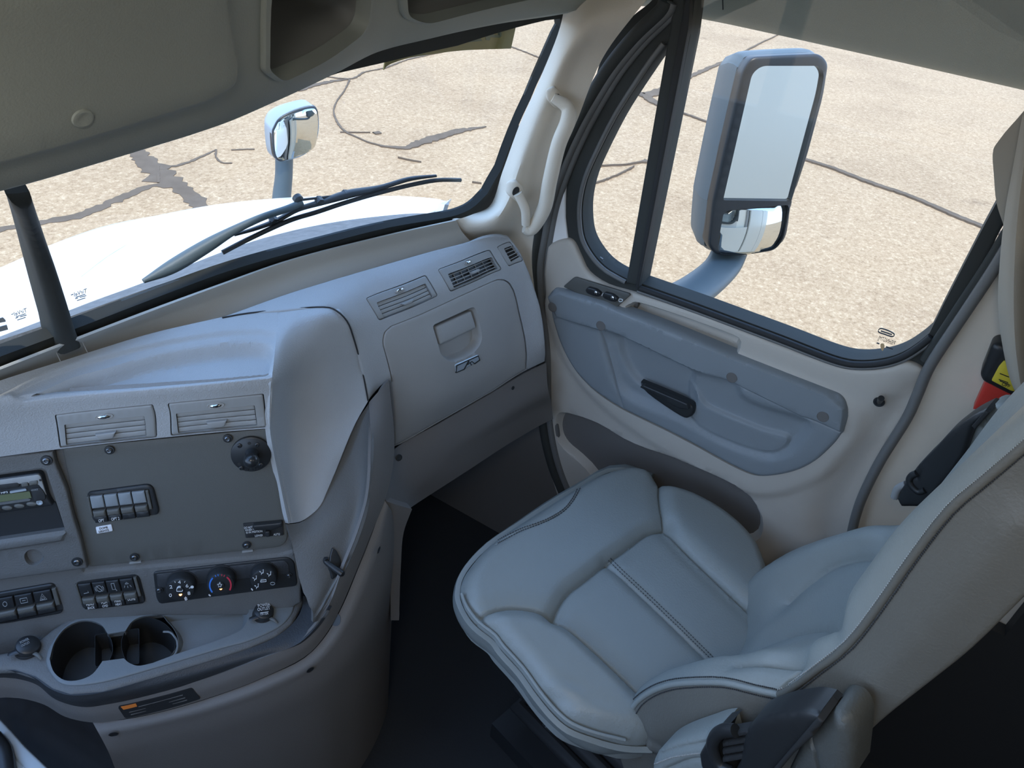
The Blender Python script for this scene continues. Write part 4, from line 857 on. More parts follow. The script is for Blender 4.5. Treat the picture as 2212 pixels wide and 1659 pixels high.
# door mirror
MN = A([-.74, -.66, .12]); MC_ = MN@P(1650, 330, X=2.0); MM = plane(MN, MC_, (1650, 330))
mn = MN/np.linalg.norm(MN)
dm = thing('door_mirror', 'tall black-framed door mirror with flat glass above a wide-angle glass', 'mirror', P(1620, 330, X=2.0))
fr_o = rnd([(1600, 150), (1620, 122), (1690, 118), (1768, 115), (1786, 135), (1775, 206), (1742, 330), (1708, 433), (1695, 512), (1672, 540), (1600, 551), (1545, 549), (1526, 530), (1536, 433), (1562, 312)], [14, 14, 20, 14, 14, 20, 20, 10, 20, 14, 14, 14, 14, 10, 20])
g1 = rnd([(1620, 158), (1640, 141), (1764, 141), (1775, 158), (1768, 200), (1705, 432), (1558, 430)], [12, 14, 12, 10, 30, 5, 5])
g2 = rnd([(1559, 458), (1570, 452), (1698, 440), (1701, 452), (1688, 512), (1672, 536), (1606, 548), (1552, 546), (1546, 530)], [8, 10, 5, 5, 12, 16, 10, 6, 6])
panel('mirror_frame', MM, fr_o, M['black'], dm, h=.012, th=.03, r=.008, res=.03, holes=[g1, g2])
panel('mirror_bezel', MM, A([1650, 330])+(fr_o-A([1650, 330]))*1.0, M['black'], dm, h=-.016, th=.02, res=.06)
panel('main_glass', MM, A([1662, 290])+(g1-A([1662, 290]))*1.015, M['mirror'], dm, h=.0, th=.006, res=.05)
panel('wide_angle_glass', MM, A([1625, 495])+(g2-A([1625, 495]))*1.01, M['mirror'], dm, h=-.004, th=.006, res=.014, fn=dome(MM, g2, .022), angle=80)
ro = A(fr_o)[::3]; q0 = [MM.pt(*p, -.024) for p in ro]; c = sum(q0)/len(q0)
q1 = [p-mn*.07 for p in q0]; q2 = [c+(p-c)*.95-mn*.12 for p in q0]; q3 = [c+(p-c)*.70-mn*.17 for p in q0]
shell('mirror_housing', [q0, [c+(p-c)*1.02-mn*.02 for p in q0], [c+(p-c)*1.02-mn*.05 for p in q0], q2, q3], M['hsg'], dm)
tube('mirror_arm', [P(1585, 520, X=2.03), P(1560, 575, X=1.95), P(1510, 620, X=1.75), P(1450, 655, X=1.58), P(1420, 680, X=1.52)], [.05, .05, .052, .055, .055], M['hsg'], dm, seg=16, flat=.5)
# ================================================================== vents
def lerp(a, b, t): return (a[0]+(b[0]-a[0])*t, a[1]+(b[1]-a[1])*t)
def bil(q, u, v): return lerp(lerp(q[0], q[1], u), lerp(q[3], q[2], u), v)
def vent(S, outer, grille, n, tab, knob, label, open_=False, group='air vents across the dashboard', rk=1., h=.0):
    c = bil(outer, .5, .5); t = thing('air_vent', label, 'air vent', S.pt(*c), group)
    g = rnd(grille, 3)
    c4 = A(outer, float); c4 = c4.mean(0)+(c4-c4.mean(0))*A([.982, .962])
    panel('vent_frame', S, rnd(c4, 5), M['lift'], t, h=h+.0005, th=.010, r=.003, res=.012, holes=[g])
    panel('vent_backing', S, rnd(outer, 5), M['black'], t, h=h-.012, th=.003, res=.02)
    for i in range(n):
        v0, v1 = i/n, (i+1)/n
        if open_: q = [bil(grille, .01, v0+.30/n), bil(grille, .99, v0+.30/n), bil(grille, .99, v0+.58/n), bil(grille, .01, v0+.58/n)]
        else: q = [bil(grille, .006, v0+.06/n), bil(grille, .994, v0+.06/n), bil(grille, .994, v1-.06/n), bil(grille, .006, v1-.06/n)]
        panel('louver', S, q, M['lift'], t, h=h-.0025, th=.003, r=.001, res=.02)
    if open_ and tab:
        for i in range(1, 6): q = [bil(grille, i/6-.004, .02), bil(grille, i/6+.004, .02), bil(grille, i/6+.004, .98), bil(grille, i/6-.004, .98)]; panel('vane', S, q, M['dash2'], t, h=h-.009, th=.002, res=.03)
    if tab: panel('direction_tab', S, tab, M['lift'], t, h=h+.004, th=.007, r=.0015, res=.01)
    if knob:
        fr = frame(S, knob[0], knob[1], knob[0]+knob[2], knob[1]+knob[3], h=h+.0005)
        lathe('thumbwheel_slot', fr, [(.013*rk, 0), (.0125*rk, .0015), (.011*rk, .0008), (.003, .0008)], M['dash2'], t, seg=24, sy=.42)
        lathe('thumbwheel', fr, [(.009*rk, 0), (.0085*rk, .003), (.005*rk, .0048)], M['chrome'], t, seg=20, sy=.40)
vent(CT, [(118, 896), (331, 873), (340, 945), (129, 968)], [(139, 917), (312, 898), (317, 942), (143, 962)], 4, [(206, 937), (251, 931), (245, 944), (238, 946), (212, 949)], (225, 899, 20, -3), 'closed air vent above the radio side of the blank panel', group=None)
vent(CT, [(362, 871), (570, 850), (577, 923), (369, 942)], [(380, 893), (550, 875), (556, 919), (385, 936)], 4, [(446, 911), (490, 906), (485, 918), (478, 921), (453, 923)], (466, 875, 20, -3), 'closed air vent above the ball mount, nearest the corner', group=None)
vent(PF, [(789.5, 644), (920, 593), (947, 639), (819, 693)], [(813, 654), (919, 612), (936, 642), (829, 687)], 4, [(866, 657), (891, 646), (891, 650), (888, 654), (873, 660)], (863, 627, 20, -9), 'closed air vent left above the glove box', group=None, rk=.9)
vent(PF, [(945, 582), (1058, 538), (1085, 582), (973, 631)], [(967, 592), (1062, 555), (1076, 580), (981, 623)], 4, [(1015, 588), (1033, 581), (1035, 584), (1032, 588), (1019, 593)], (1010, 567, 20, -9), 'open air vent with a crooked tab right above the glove box', open_=True, group=None, rk=.9)
vent(PF, [(1073, 533), (1101, 521), (1131, 563), (1099, 576)], [(1088, 537), (1110, 529), (1125, 553), (1104, 566)], 4, None, None, 'small open side vent at the far right end of the dash', open_=True, group=None)
# ================================================================== screws on the centre face
def screw(S, x, y, parent, r=.0075, h=.002):
    lathe('screw_washer', frame(S, x, y, h=h), [(r, 0), (r*.95, .0012), (r*.6, .0015)], M['black'], parent, seg=22)
    lathe('screw_head', frame(S, x, y, h=h+.001), [(r*.62, 0), (r*.6, .0018), (r*.42, .003), (r*.25, .0028), (r*.2, .0012)], M['scr'], parent, seg=18)
for x, y in ((237, 971), (492, 946), (533, 1176), (291, 1202)): screw(CF, x, y, D)
for x, y in ((101, 994), (167, 1213)): screw(CF2, x, y, D, .0085, .001)
# ================================================================== rocker switch banks
def bank(name, label, S, outline, q, n, split, texts, icons=(), lit=False, h=0.):
    t = thing(name, label, 'switch panel', S.pt(*bil(q, .5, .5)))
    panel('bezel', S, outline, M['black'], t, h=h+.004, th=.006, r=.003, res=.015, holes=[rnd([bil(q, -.05, -.06), bil(q, 1.08, -.06), bil(q, 1.08, 1.04), bil(q, -.05, 1.04)], 4)])
    panel('bezel_floor', S, outline, M['blackm'], t, h=h+.0005, th=.004, res=.03)
    ms = M['badge'] if lit else M['panel']
    for i in range(n):
        a, b = i/n+.012, (i+1)/n-.012
        sw = panel('rocker_switch', S, [bil(q, a, 0), bil(q, b, 0), bil(q, b, split), bil(q, a, split)], M['pod'] if lit else M['black'], t, h=h+.006, th=.006, r=.0012, res=.015)
        panel('rocker_lower_half', S, [bil(q, a, split+.10), bil(q, b, split+.10), bil(q, b, split+.32), bil(q, a, split+.32)], M['panel'], sw, h=h+.0085, th=.008, r=.003, res=.015)
        panel('rocker_foot', S, [bil(q, a, split+.34), bil(q, b, split+.34), bil(q, b, 1), bil(q, a, 1)], M['black'], sw, h=h+.005, th=.005, r=.001, res=.015)
        for (k, body, v, u0, u1, hp) in texts:
            if k == i: text('switch_text', body, S, bil(q, a+(b-a)*u0, v), bil(q, a+(b-a)*u1, v), M['white_t'] if len(body) < 5 or 1 else M['grey_t'], sw, hpx=hp, lift=h+.0056)
        for (k, lines) in icons:
            if k == i: strokes('switch_symbol', S, [[bil(q, a+(b-a)*u, v) for u, v in ln] for ln in lines], 1.1, M['grey_t'], sw, lift=h+.0066)
    for e0, e1 in ((-.045, -.005), (1.005, 1.06)):
        panel('end_cap', S, [bil(q, e0, .0), bil(q, e1, .0), bil(q, e1, split+.3), bil(q, e0, split+.3)], M['panel'], t, h=h+.005, th=.005, r=.001, res=.02)
    return t
circ = lambda cx, cy, rx, ry, n=10: [(cx+rx*math.cos(2*math.pi*k/n), cy+ry*math.sin(2*math.pi*k/n)) for k in range(n+1)]
bank('option_switches', 'row of four pale-topped rocker switches in the blank panel', CF, rnd([(187, 1062), (330, 1043), (347, 1110), (202, 1130)], [12, 18, 14, 16]), [(194, 1070), (314, 1057), (326, 1112), (206, 1127)], 4, .44, [(0, 'OPT', .97, .3, .75, 6), (1, 'OPT 2', .97, .2, .85, 6)], lit=True)
bank('accessory_switches', 'row of four black rocker switches left of the climate knobs', CF, rnd([(161, 1257), (300, 1239), (317, 1302), (180, 1317)], [14, 14, 14, 12]), [(168, 1259), (288, 1245), (303, 1298), (184, 1313)], 4, .46,
     [(0, 'MENU', .86, .2, .8, 5), (0, 'BACK', .99, .25, .8, 5), (1, 'PGM', .86, .3, .75, 5), (1, 'CMD', .99, .3, .75, 5), (2, 'MIRR', .86, .25, .75, 5), (2, 'HEAT', .99, .25, .75, 5), (3, 'DOME', .86, .2, .8, 5)],
     icons=[(0, [[(.3, .36), (.7, .34), (.65, .28)]]), (1, [circ(.5, .24, .22, .12), [(.3, .12), (.7, .36)], [(.22, .15), (.16, .24), (.22, .33)], [(.78, .15), (.84, .24), (.78, .33)]]), (2, [[(.38, .1), (.62, .1), (.62, .34), (.38, .34), (.38, .1)], [(.62, .34), (.7, .4)]]), (3, [[(.35, .18), (.65, .18), (.5, .12), (.35, .18)], [(.3, .24), (.22, .32)], [(.5, .26), (.5, .34)], [(.7, .24), (.78, .32)]])])
bank('hazard_switches', 'row of black rocker switches at the left edge below the radio', CF, rnd([(-60, 1288), (118, 1257), (140, 1322), (-60, 1358)], [3, 12, 14, 3]), [(-50, 1298), (112, 1269), (125, 1316), (-40, 1350)], 4, .46,
     [(1, 'AF', .3, .3, .7, 6)], icons=[(1, [circ(.5, .25, .12, .1)]), (2, [[(.3, .15), (.7, .15), (.7, .35), (.3, .35), (.3, .15)], [(.4, .25), (.6, .25)]]), (3, [[(.3, .38), (.5, .1), (.7, .38), (.3, .38)], [(.4, .34), (.5, .2), (.6, .34), (.4, .34)]]), (0, [circ(.5, .25, .2, .12)])])
# labels
lb = thing('dome_lights_label', 'small white label below the four-switch row', 'label', CF.pt(225, 1141))
panel('label_plate', CF, rnd([(207, 1138), (241, 1132), (244, 1146), (210, 1152)], 2), M['label'], lb, h=.0018, th=.002, r=.0005, res=.02)
text('label_text', 'DOME', CF, (216, 1142.5), (234, 1139.5), M['dark_t'], lb, hpx=4.6, lift=.0022); text('label_text', 'LIGHTS', CF, (215, 1149), (236, 1145.5), M['dark_t'], lb, hpx=4.4, lift=.0022)
ls = thing('suspension_switch', 'small black toggle plate with white print at the lower right of the panel', 'switch panel', CF.pt(568, 1142))
panel('switch_plate', CF, rnd([(525, 1130), (611, 1123), (613, 1155), (531, 1161)], 2), M['blackm'], ls, h=.002, th=.003, r=.0005, res=.02)
panel('guard', CF, rnd([(547, 1128), (608, 1122), (609, 1130), (585, 1138), (549, 1138)], 2), M['black'], ls, h=.012, th=.011, r=.002, res=.01)
panel('toggle', CF, rnd([(573, 1143), (583, 1142), (584, 1154), (575, 1155)], 2), M['black'], ls, h=.009, th=.008, r=.002, res=.01)
text('plate_text', 'DO NOT', CF, (528, 1141), (546, 1139), M['white_t'], ls, hpx=4.5, lift=.0024); text('plate_text', 'WHEN VEHICLE', CF, (530, 1146), (566, 1142), M['white_t'], ls, hpx=4, lift=.0024)
text('plate_text', 'IS IN MOTION', CF, (532, 1151), (567, 1147.5), M['white_t'], ls, hpx=4.2, lift=.0024)
text('plate_text', 'LOWER', CF, (551, 1158), (568, 1156.5), M['white_t'], ls, hpx=4.2, lift=.0024); text('plate_text', 'AUTO', CF, (591, 1155), (605, 1154), M['white_t'], ls, hpx=4.2, lift=.0024)
# ball mount
bmnt = thing('ball_mount', 'round black plate with a rubber ball screwed to the panel', 'phone mount', CF.pt(543, 979))
fb = frame(CF, 543, 979, h=.001)
lathe('mount_plate', fb, [(.0325, 0), (.032, .004), (.030, .0052), (.004, .0052)], M['black'], bmnt, seg=44)
fb2 = frame(CF, 545, 977, h=.005)
lathe('ball_neck', fb2, [(.012, 0), (.009, .006), (.008, .016)], M['black'], bmnt, seg=24)
lathe('rubber_ball', frame(CF, 545, 977, h=.030), [(.0125*math.sin(a)+.0002, -.0125*math.cos(a)) for a in np.linspace(0, math.pi, 14)], mat('ball_rubber', (.02, .022, .024), .25), bmnt, seg=28)
for x, y in ((518, 959), (556, 957), (564, 1000), (522, 1007)): lathe('plate_screw', frame(CF, x, y, h=.0058), [(.0042, 0), (.0038, .002), (.002, .003), (.001, .0015)], M['black'], bmnt, seg=16)
for x, y in ((539, 954), (517, 999)): lathe('plate_hole', frame(CF, x, y, h=.0062), [(.003, 0), (.0028, .0003)], M['dark_t'], bmnt, seg=14)
text('embossed_name', 'RAM', CF, (531, 1014), (558, 1012), M['black'], bmnt, hpx=6, lift=.0068)
# ================================================================== radio
rd = thing('car_radio', 'black and silver car radio in the dash at the left edge', 'radio', CF.pt(40, 1060))
panel('radio_face', CF, rnd([(-110, 1040), (94, 1013), (109, 1068), (119, 1084), (-110, 1118)], [2, 12, 12, 3, 2]), M['black'], rd, h=.012, th=.014, r=.003, res=.02)
panel('silver_trim', CF, rnd([(-110, 1044), (92, 1016), (106, 1062), (98, 1050), (88, 1036), (60, 1035), (-110, 1058)], [1, 8, 4, 4, 8, 6, 1]), M['lift'], rd, h=.0135, th=.003, r=.001, res=.02)
panel('disc_slot', CF, rnd([(-110, 1052), (44, 1033), (49, 1038), (46, 1043), (-110, 1064)], [1, 5, 4, 5, 1]), M['dark_t'], rd, h=.0142, th=.002, r=.0008, res=.02)
for q in ([(52, 1034), (66, 1032), (68, 1040), (54, 1042)], [(69, 1031), (87, 1028), (88, 1036), (70, 1039)]):
    panel('radio_button', CF, rnd(q, 2), M['panel'], rd, h=.0150, th=.003, r=.0008, res=.02)
panel('display', CF, rnd([(-110, 1075), (70, 1052), (74, 1066), (-110, 1090)], 2), M['lcd'], rd, h=.0138, th=.002, res=.02)
panel('display_bar', CF, rnd([(-110, 1092), (66, 1067), (73, 1068), (70, 1072), (-110, 1097)], 1), M['steel'], rd, h=.0142, th=.002, res=.02)
panel('mode_strip', CF, rnd([(27, 1052), (62, 1046), (64, 1050), (29, 1056)], 2), M['badge'], rd, h=.0142, th=.002, res=.02)
text('radio_text', 'MP3', CF, (10, 1057), (24, 1054.5), M['white_t'], rd, hpx=4, lift=.0142)
panel('tuning_key', CF, rnd([(74, 1046), (94, 1043), (103, 1055), (105, 1069), (80, 1073)], [2, 6, 6, 5, 4]), M['blackm'], rd, h=.0150, th=.003, r=.001, res=.02)
text('radio_text', 'SOURCE', CF, (75, 1050), (89, 1048), M['grey_t'], rd, hpx=3, lift=.0155)
for i in range(6): x = 74-i*26; y = 1079+i*4.2; lathe('preset_button', frame(CF, x, y, h=.0122), [(.0075, 0), (.007, .002), (.004, .0028)], M['panel'], rd, seg=18, sy=.5)
lathe('aux_socket', frame(CF, 91, 1076, h=.0125), [(.0048, 0), (.0045, .0015), (.0025, .0014), (.0022, .0002)], M['badge'], rd, seg=20)
lathe('eject_hole', frame(CF, 93, 1028, h=.0138), [(.002, 0), (.0018, .0003)], M['dark_t'], rd, seg=12)
# ================================================================== climate control
cc = thing('climate_control', 'black climate control plate with three round knobs', 'climate control', CF.pt(480, 1260))
panel('control_plate', CF, rnd([(331, 1234), (622, 1202), (636, 1212), (643, 1264), (345, 1303), (338, 1290)], [8, 14, 10, 10, 10, 6]), M['black'], cc, h=.003, th=.006, r=.002, res=.03)
panel('plate_inset', CF, rnd([(338, 1238), (616, 1208), (624, 1218), (625, 1236), (342, 1268)], [4, 8, 4, 3, 3]), M['lip'], cc, h=.0042, th=.002, r=.001, res=.03)
for x, y in ((345, 1271), (624, 1240)): screw(CF, x, y, cc, .0065, .004)
CK3 = plane(CN, CC+.026*CL, (480, 1260))
def cline(cx, cy, r, a0, a1, n=10): return [(cx+r*math.cos(math.radians(a)), cy-r*math.sin(math.radians(a))*.97) for a in np.linspace(a0, a1, n)]
for k, (x, y, r) in enumerate([(389, 1275, .0235), (476, 1264, .0235), (569, 1254, .0225)]):
    o, ri, u, n = frame(CK3, x, y)
    kb = lathe('control_knob', (o, ri, u, n), [(r*1.02, -.024), (r*1.03, -.020), (r, -.012), (r, -.004), (r*.93, -.001), (r*.80, 0), (r*.30, 0), (r*.28, .002), (r*.2, .0028)], M['black'], cc, seg=44)
    lathe('knob_skirt', (o, ri, u, n), [(r*1.12, -.0245), (r*1.1, -.021), (r*1.0, -.0205)], M['blackm'], cc, seg=40)
    if k == 0:
        for bd, a in (('0', 203), ('2', 150), ('4', 90), ('6', 38), ('8', -10)):
            cx, cy = cline(x-1, y+2, 21, a, a, 1)[0]; text('knob_number', bd, CK3, (cx-3, cy+4), (cx+3, cy+3.4), M['white_t'], kb, hpx=7, lift=.0008)
        strokes('knob_mark', CK3, [cline(x, y, 20, 178, 178, 2)[:1]+cline(x, y, 23, 178, 178, 1), cline(x, y, 20, 120, 120, 1)+cline(x, y, 23, 120, 120, 1), cline(x, y, 20, 62, 62, 1)+cline(x, y, 23, 62, 62, 1), cline(x, y, 20, 14, 14, 1)+cline(x, y, 23, 14, 14, 1)] [1:], 1.1, M['white_t'], kb)
        strokes('knob_mark', CK3, [cline(x-1, y-3, 6, 60, 200, 6), [(x-7, y), (x+5, y)], [(x+5, y), (x+6, y-3)]], 1.3, M['white_t'], kb, lift=.0032)
        lathe('knob_mark', frame(CK3, x+26, y-7, h=.0), [(.0028, 0), (.0026, .0006)], M['white_t'], kb, seg=12)
        strokes('knob_mark', CK3, [[(x+9, y+17), (x+15, y+16)], [(x+10, y+20), (x+16, y+19)], [(x+12, y+14), (x+13, y+22)]], 1.6, M['white_t'], kb)
    if k == 1:
        strokes('cold_arc', CK3, [cline(x, y, 23, 222, 135, 14)], 3.2, M['bluem'], kb); strokes('hot_arc', CK3, [cline(x, y, 23, 52, -28, 14)], 3.2, M['redm'], kb)
        strokes('cold_arc', CK3, [cline(x, y, 23, 118, 114, 2), cline(x, y, 23, 104, 100, 2)], 4, M['bluem'], kb); strokes('hot_arc', CK3, [cline(x, y, 23, 84, 80, 2), cline(x, y, 23, 70, 66, 2)], 4, M['redm'], kb)
        st = [(x-1+(5 if i % 2 == 0 else 2.6)*math.cos(math.radians(90+36*i)), y-2-(5 if i % 2 == 0 else 2.6)*math.sin(math.radians(90+36*i))) for i in range(11)]
        strokes('knob_mark', CK3, [st], 1., M['white_t'], kb, lift=.0032); strokes('knob_mark', CK3, [[(x-25, y+20), (x-21, y+23)]], 2.4, M['white_t'], kb)
    if k == 2:
        strokes('knob_mark', CK3, [[(x-6, y+1), (x-5, y-3), (x+6, y-4), (x+6, y)], [(x-6, y+1), (x+6, y)]], 1.2, M['white_t'], kb, lift=.0032)
        for a, sgl in ((100, 1), (165, 1), (222, 1), (48, 1)):
            cx, cy = cline(x, y+1, 19, a, a, 1)[0]; strokes('knob_mark', CK3, [[(cx+3, cy-4), (cx+3, cy), (cx-1, cy+1), (cx-1, cy+4)], [(cx-5, cy-3), (cx-2, cy-1)], [(cx+2, cy-6), (cx+4, cy-6)]], 1.4, M['white_t'], kb)
        cx, cy = cline(x, y, 21, -18, -18, 1)[0]; strokes('knob_mark', CK3, [circ(cx, cy, 5, 3)], 1., M['grey_t'], kb); strokes('knob_mark', CK3, [[(x-26, y+17), (x-23, y+21)]], 2.4, M['white_t'], kb)
    if k < 2: lathe('indicator_lamp', frame(CK3, x+1, y+(9 if k == 0 else 7), h=.0), [(.0022, 0), (.002, .0012), (.001, .0018)], M['glow'], kb, seg=14)
# ================================================================== power outlets
def outlet(x, y, label, rot=0, worn=False):
    t = thing('power_outlet', label, 'power outlet', TR.pt(x, y)); fr = frame(TR, x, y, h=.001)
    lathe('outlet_ring', fr, [(.0195, 0), (.0185, .003), (.016, .0035)], M['blackm'], t, seg=32)
    o, ri, u, n = frame(TR, x, y, h=.004); tilt = n+ri*.18*(1 if not worn else 1.6)+u*.1; tilt /= np.linalg.norm(tilt); r2 = ri-tilt*(ri@tilt); r2 /= np.linalg.norm(r2)
    cp = lathe('outlet_cap', (o, r2, np.cross(tilt, r2), tilt), [(.017, 0), (.0178, .004), (.0172, .009), (.014, .0115), (.005, .0122)], M['black'], t, seg=32)
    tp = o+tilt*.0125; E = .04; S = Surf([[tp-r2*E+np.cross(tilt, r2)*E, tp+r2*E+np.cross(tilt, r2)*E], [tp-r2*E-np.cross(tilt, r2)*E, tp+r2*E-np.cross(tilt, r2)*E]], ext=.01, res=3)
    cx, cy = project(tp)
    if not worn:
        text('cap_text', 'POWER', S, (cx-13, cy-4), (cx+13, cy-8), M['white_t'], cp, hpx=7, lift=.0004); text('cap_text', 'OUTLET', S, (cx-14, cy+4), (cx+13, cy), M['white_t'], cp, hpx=6.5, lift=.0004)
        strokes('cap_text', S, [[(cx-9, cy+8), (cx+9, cy+5.5)]], 1.2, M['white_t'], cp); text('cap_text', '12V-10A', S, (cx-8, cy+13), (cx+9, cy+11), M['white_t'], cp, hpx=4.2, lift=.0004)
    else:
        text('cap_text', 'POWER', S, (cx-16, cy+1), (cx+2, cy-8), M['grey_t'], cp, hpx=5.5, lift=.0004); text('cap_text', 'OUTLET', S, (cx-14, cy+8), (cx+4, cy-1), M['grey_t'], cp, hpx=5, lift=.0004)
    tg = [tp-u*.012-ri*.012-n*.003, tp-u*.018-ri*.02-n*.004]; tube('cap_tab', [o+n*.008-u*.010-ri*.008, o+n*.007-u*.014-ri*.017, o+n*.006-u*.014-ri*.022], [.006, .005, .003], M['black'], t, seg=8, flat=.4)
    tube('cap_strap', [o+ri*.012-u*.010+n*.003, o+ri*.022-u*.016+n*.005, o+ri*.028-u*.021+n*.002], [.003, .003, .002], M['panel'], t, seg=8, flat=.5)
outlet(568, 1328, 'capped power outlet with clear white print below the right climate knob')
outlet(60, 1402, 'worn capped power outlet left of the cup holders', worn=True)
# ================================================================== driver's side scraps at the lower left
pl1 = Surf([[P(-40, 1500, .42), P(110, 1500, .42), P(260, 1560, .42)], [P(-40, 1600, .30), P(120, 1600, .30), P(280, 1640, .30)], [P(-40, 1760, .15), P(140, 1760, .15), P(300, 1760, .15)]])
fp = thing('floor_hump_cover', 'ribbed dark rubber engine cover at the lower left below the dash', 'floor cover', pl1.pt(100, 1600))
panel('rubber_cover', pl1, [(-40, 1500), (110, 1500), (260, 1560), (300, 1760), (-40, 1760)], M['carpet'], fp, th=.01, res=.012, fn=lambda V: .0035*np.sin(V[:, 0]*2*math.pi/.018)*(.6+.4*np.sign(np.sin(V[:, 1]*2*math.pi/.06+np.floor(V[:, 0]/.018)*2.1))))
sc_ = thing('pale_metal_bracket', 'pale blue metal bracket crossing the bottom left corner', 'bracket', P(50, 1620, .5))
SB = Surf([[P(-40, 1500, .50), P(160, 1500, .50)], [P(-40, 1720, .46), P(160, 1720, .46)]])
panel('bracket_plate', SB, [(-10, 1545), (0, 1555), (52, 1612), (104, 1662), (150, 1705), (60, 1720), (20, 1635), (3, 1590), (-20, 1560)], M['pale'], sc_, h=0, th=.012, r=.004, res=.02, grooves=[([(5, 1602), (20, 1627), (55, 1665), (80, 1690)], .0025, .004)])
tube('bracket_rod', [SB.pt(-12, 1600, .012), SB.pt(8, 1625, .012), SB.pt(16, 1660, .012), SB.pt(22, 1720, .012)], .016, M['black'], sc_, seg=12)
# ================================================================== passenger seat, turned a little towards the door
_t = math.radians(13)
LT = A([math.cos(_t), -math.sin(_t), 0]); FW = A([math.sin(_t), math.cos(_t), 0])
def SP(a, b, z): q = LT*a+FW*b; return A([q[0], q[1], z])
seat = thing('passenger_seat', 'grey leather passenger seat with winged backrest beside the right-hand door', 'seat', SP(.96, .35, 0))
cn = A([-.12*FW[0], -.12*FW[1], 1.]); cn /= np.linalg.norm(cn)
CU = plane(cn, cn@SP(.96, .45, .600), (1350, 1270), ext=.7)
cu_o = np.concatenate([crv([(998, 1268), (1000, 1245), (1012, 1218), (1045, 1178), (1090, 1142), (1130, 1116), (1200, 1072), (1250, 1041), (1300, 1014), (1350, 999), (1385, 999), (1410, 1010), (1430, 1035)], 3), crv([(1452, 1042), (1500, 1058), (1560, 1090), (1610, 1130), (1645, 1175), (1666, 1230), (1677, 1290), (1680, 1340), (1672, 1400), (1620, 1460), (1540, 1520), (1450, 1575), (1400, 1592), (1362, 1592)], 3), crv([(1293, 1573), (1239, 1552), (1203, 1521), (1167, 1479), (1130, 1429), (1085, 1380), (1069, 1359), (1033, 1332), (1008, 1297)], 3)])
S1 = crv([(1198, 1332), (1210, 1304), (1232, 1272), (1275, 1239), (1315, 1207), (1366, 1171), (1402, 1145), (1438, 1134)], 3)
S2 = crv([(1430, 1032), (1426, 1058), (1429, 1095), (1440, 1131), (1464, 1163), (1511, 1210), (1565, 1261), (1619, 1312), (1657, 1348), (1690, 1380)], 3)
S3 = crv([(1030, 1333), (1058, 1319), (1095, 1311), (1131, 1312), (1167, 1319), (1198, 1332), (1228, 1351), (1275, 1391), (1330, 1442), (1380, 1491), (1410, 1520)], 3)
S4 = [(1316, 1208), (1340, 1232), (1400, 1288), (1470, 1355), (1540, 1424), (1580, 1462)]
S5 = crv([(1254, 1049), (1239, 1077), (1218, 1102), (1181, 1124), (1131, 1143), (1095, 1160), (1072, 1172)], 3)
ctr = np.concatenate([S1, S2[9:], [(1600, 1450), (1500, 1520), (1410, 1520)], S3[::-1][:16]])
rb = np.concatenate([S2[:12], S2[12:], [(1685, 1330), (1677, 1280), (1664, 1225), (1643, 1172), (1605, 1128), (1555, 1088), (1500, 1058), (1440, 1038)]])
lb_ = np.concatenate([S3, [(1400, 1590), (1293, 1573), (1239, 1552), (1167, 1479), (1085, 1380), (1040, 1340)]])
_wk = [(CU.hit(x, y), l, a, f) for x, y, l, a, f in ((1212, 1505, .035, .0030, 190.), (1200, 1490, .03, .002, 170.), (1640, 1310, .03, .003, 170.), (1625, 1290, .03, .002, 150.), (1040, 1322, .02, .002, 220.), (1300, 1560, .04, .0015, 140.))]
def wrinkle(V):
    h = np.zeros(len(V))
    for c, l, a, f in _wk:
        d = V-c; h += a*np.exp(-(d**2).sum(1)/(l*l))*np.sin(d[:, 0]*f+d[:, 1]*f*.35)
    return h
cush = panel('seat_cushion', CU, cu_o, M['leather'], seat, h=0, th=.085, r=.035, res=.0085, angle=70, fn=wrinkle,
             feats=[(ctr, -.010, .05), (rb, .012, .06), (lb_, .012, .07)],
             grooves=[(S1, .0032, .008), (S2, .0032, .009), (S3, .0032, .009), (S1, .020, .011), (S2, .020, .011), (S3, .020, .011), (S4, .0028, .004), (S4, .014, .006), (S5, .002, .0025)])
def hfun(S, q): return None
from mathutils.bvhtree import BVHTree as _B
def on_mesh(o, pts, lift=.001):
    """drop photograph points onto a finished mesh, as seen from the viewpoint"""
    me = o.data; org = ORG[o.name]; V = [Vector(v.co)+Vector(org) for v in me.vertices]; b = _B.FromPolygons(V, [tuple(p.vertices) for p in me.polygons]); R = []
    for x, y in pts:
        d = ray(x, y); L, n, i, _ = b.ray_cast(Vector(CAM), Vector(d))
        if L is None: continue
        n = A(n); n = n if n@d < 0 else -n
        R.append(A(L)+n*lift)
    return R
def stitches(o, line, parent, m='thread', step=7., ln=.6, r=.0008, d=0., lift=.0012):
    ln_ = off(A(line, float), d) if d else A(line, float); q = dens(ln_, step, False); V = []; F = []
    for i in range(len(q)-1):
        a, b = q[i], q[i]+(q[i+1]-q[i])*ln; pp = on_mesh(o, [a, b], lift)
        if len(pp) < 2 or np.linalg.norm(pp[0]-pp[1]) > .03: continue
        t = pp[1]-pp[0]; t /= np.linalg.norm(t)+1e-9; u = np.cross(t, FWD); u /= np.linalg.norm(u); w_ = np.cross(t, u); k = len(V)
        for p in pp:
            for s1, s2 in ((-1, -1), (1, -1), (1, 1), (-1, 1)): V.append(p+u*r*s1+w_*r*s2)
        F += [(k, k+1, k+2, k+3), (k+7, k+6, k+5, k+4), (k, k+4, k+5, k+1), (k+1, k+5, k+6, k+2), (k+2, k+6, k+7, k+3), (k+3, k+7, k+4, k)]
    if V:
        s = mobj('stitching', V, F, M[m], parent, smooth=False); s['kind'] = 'stuff'; return s
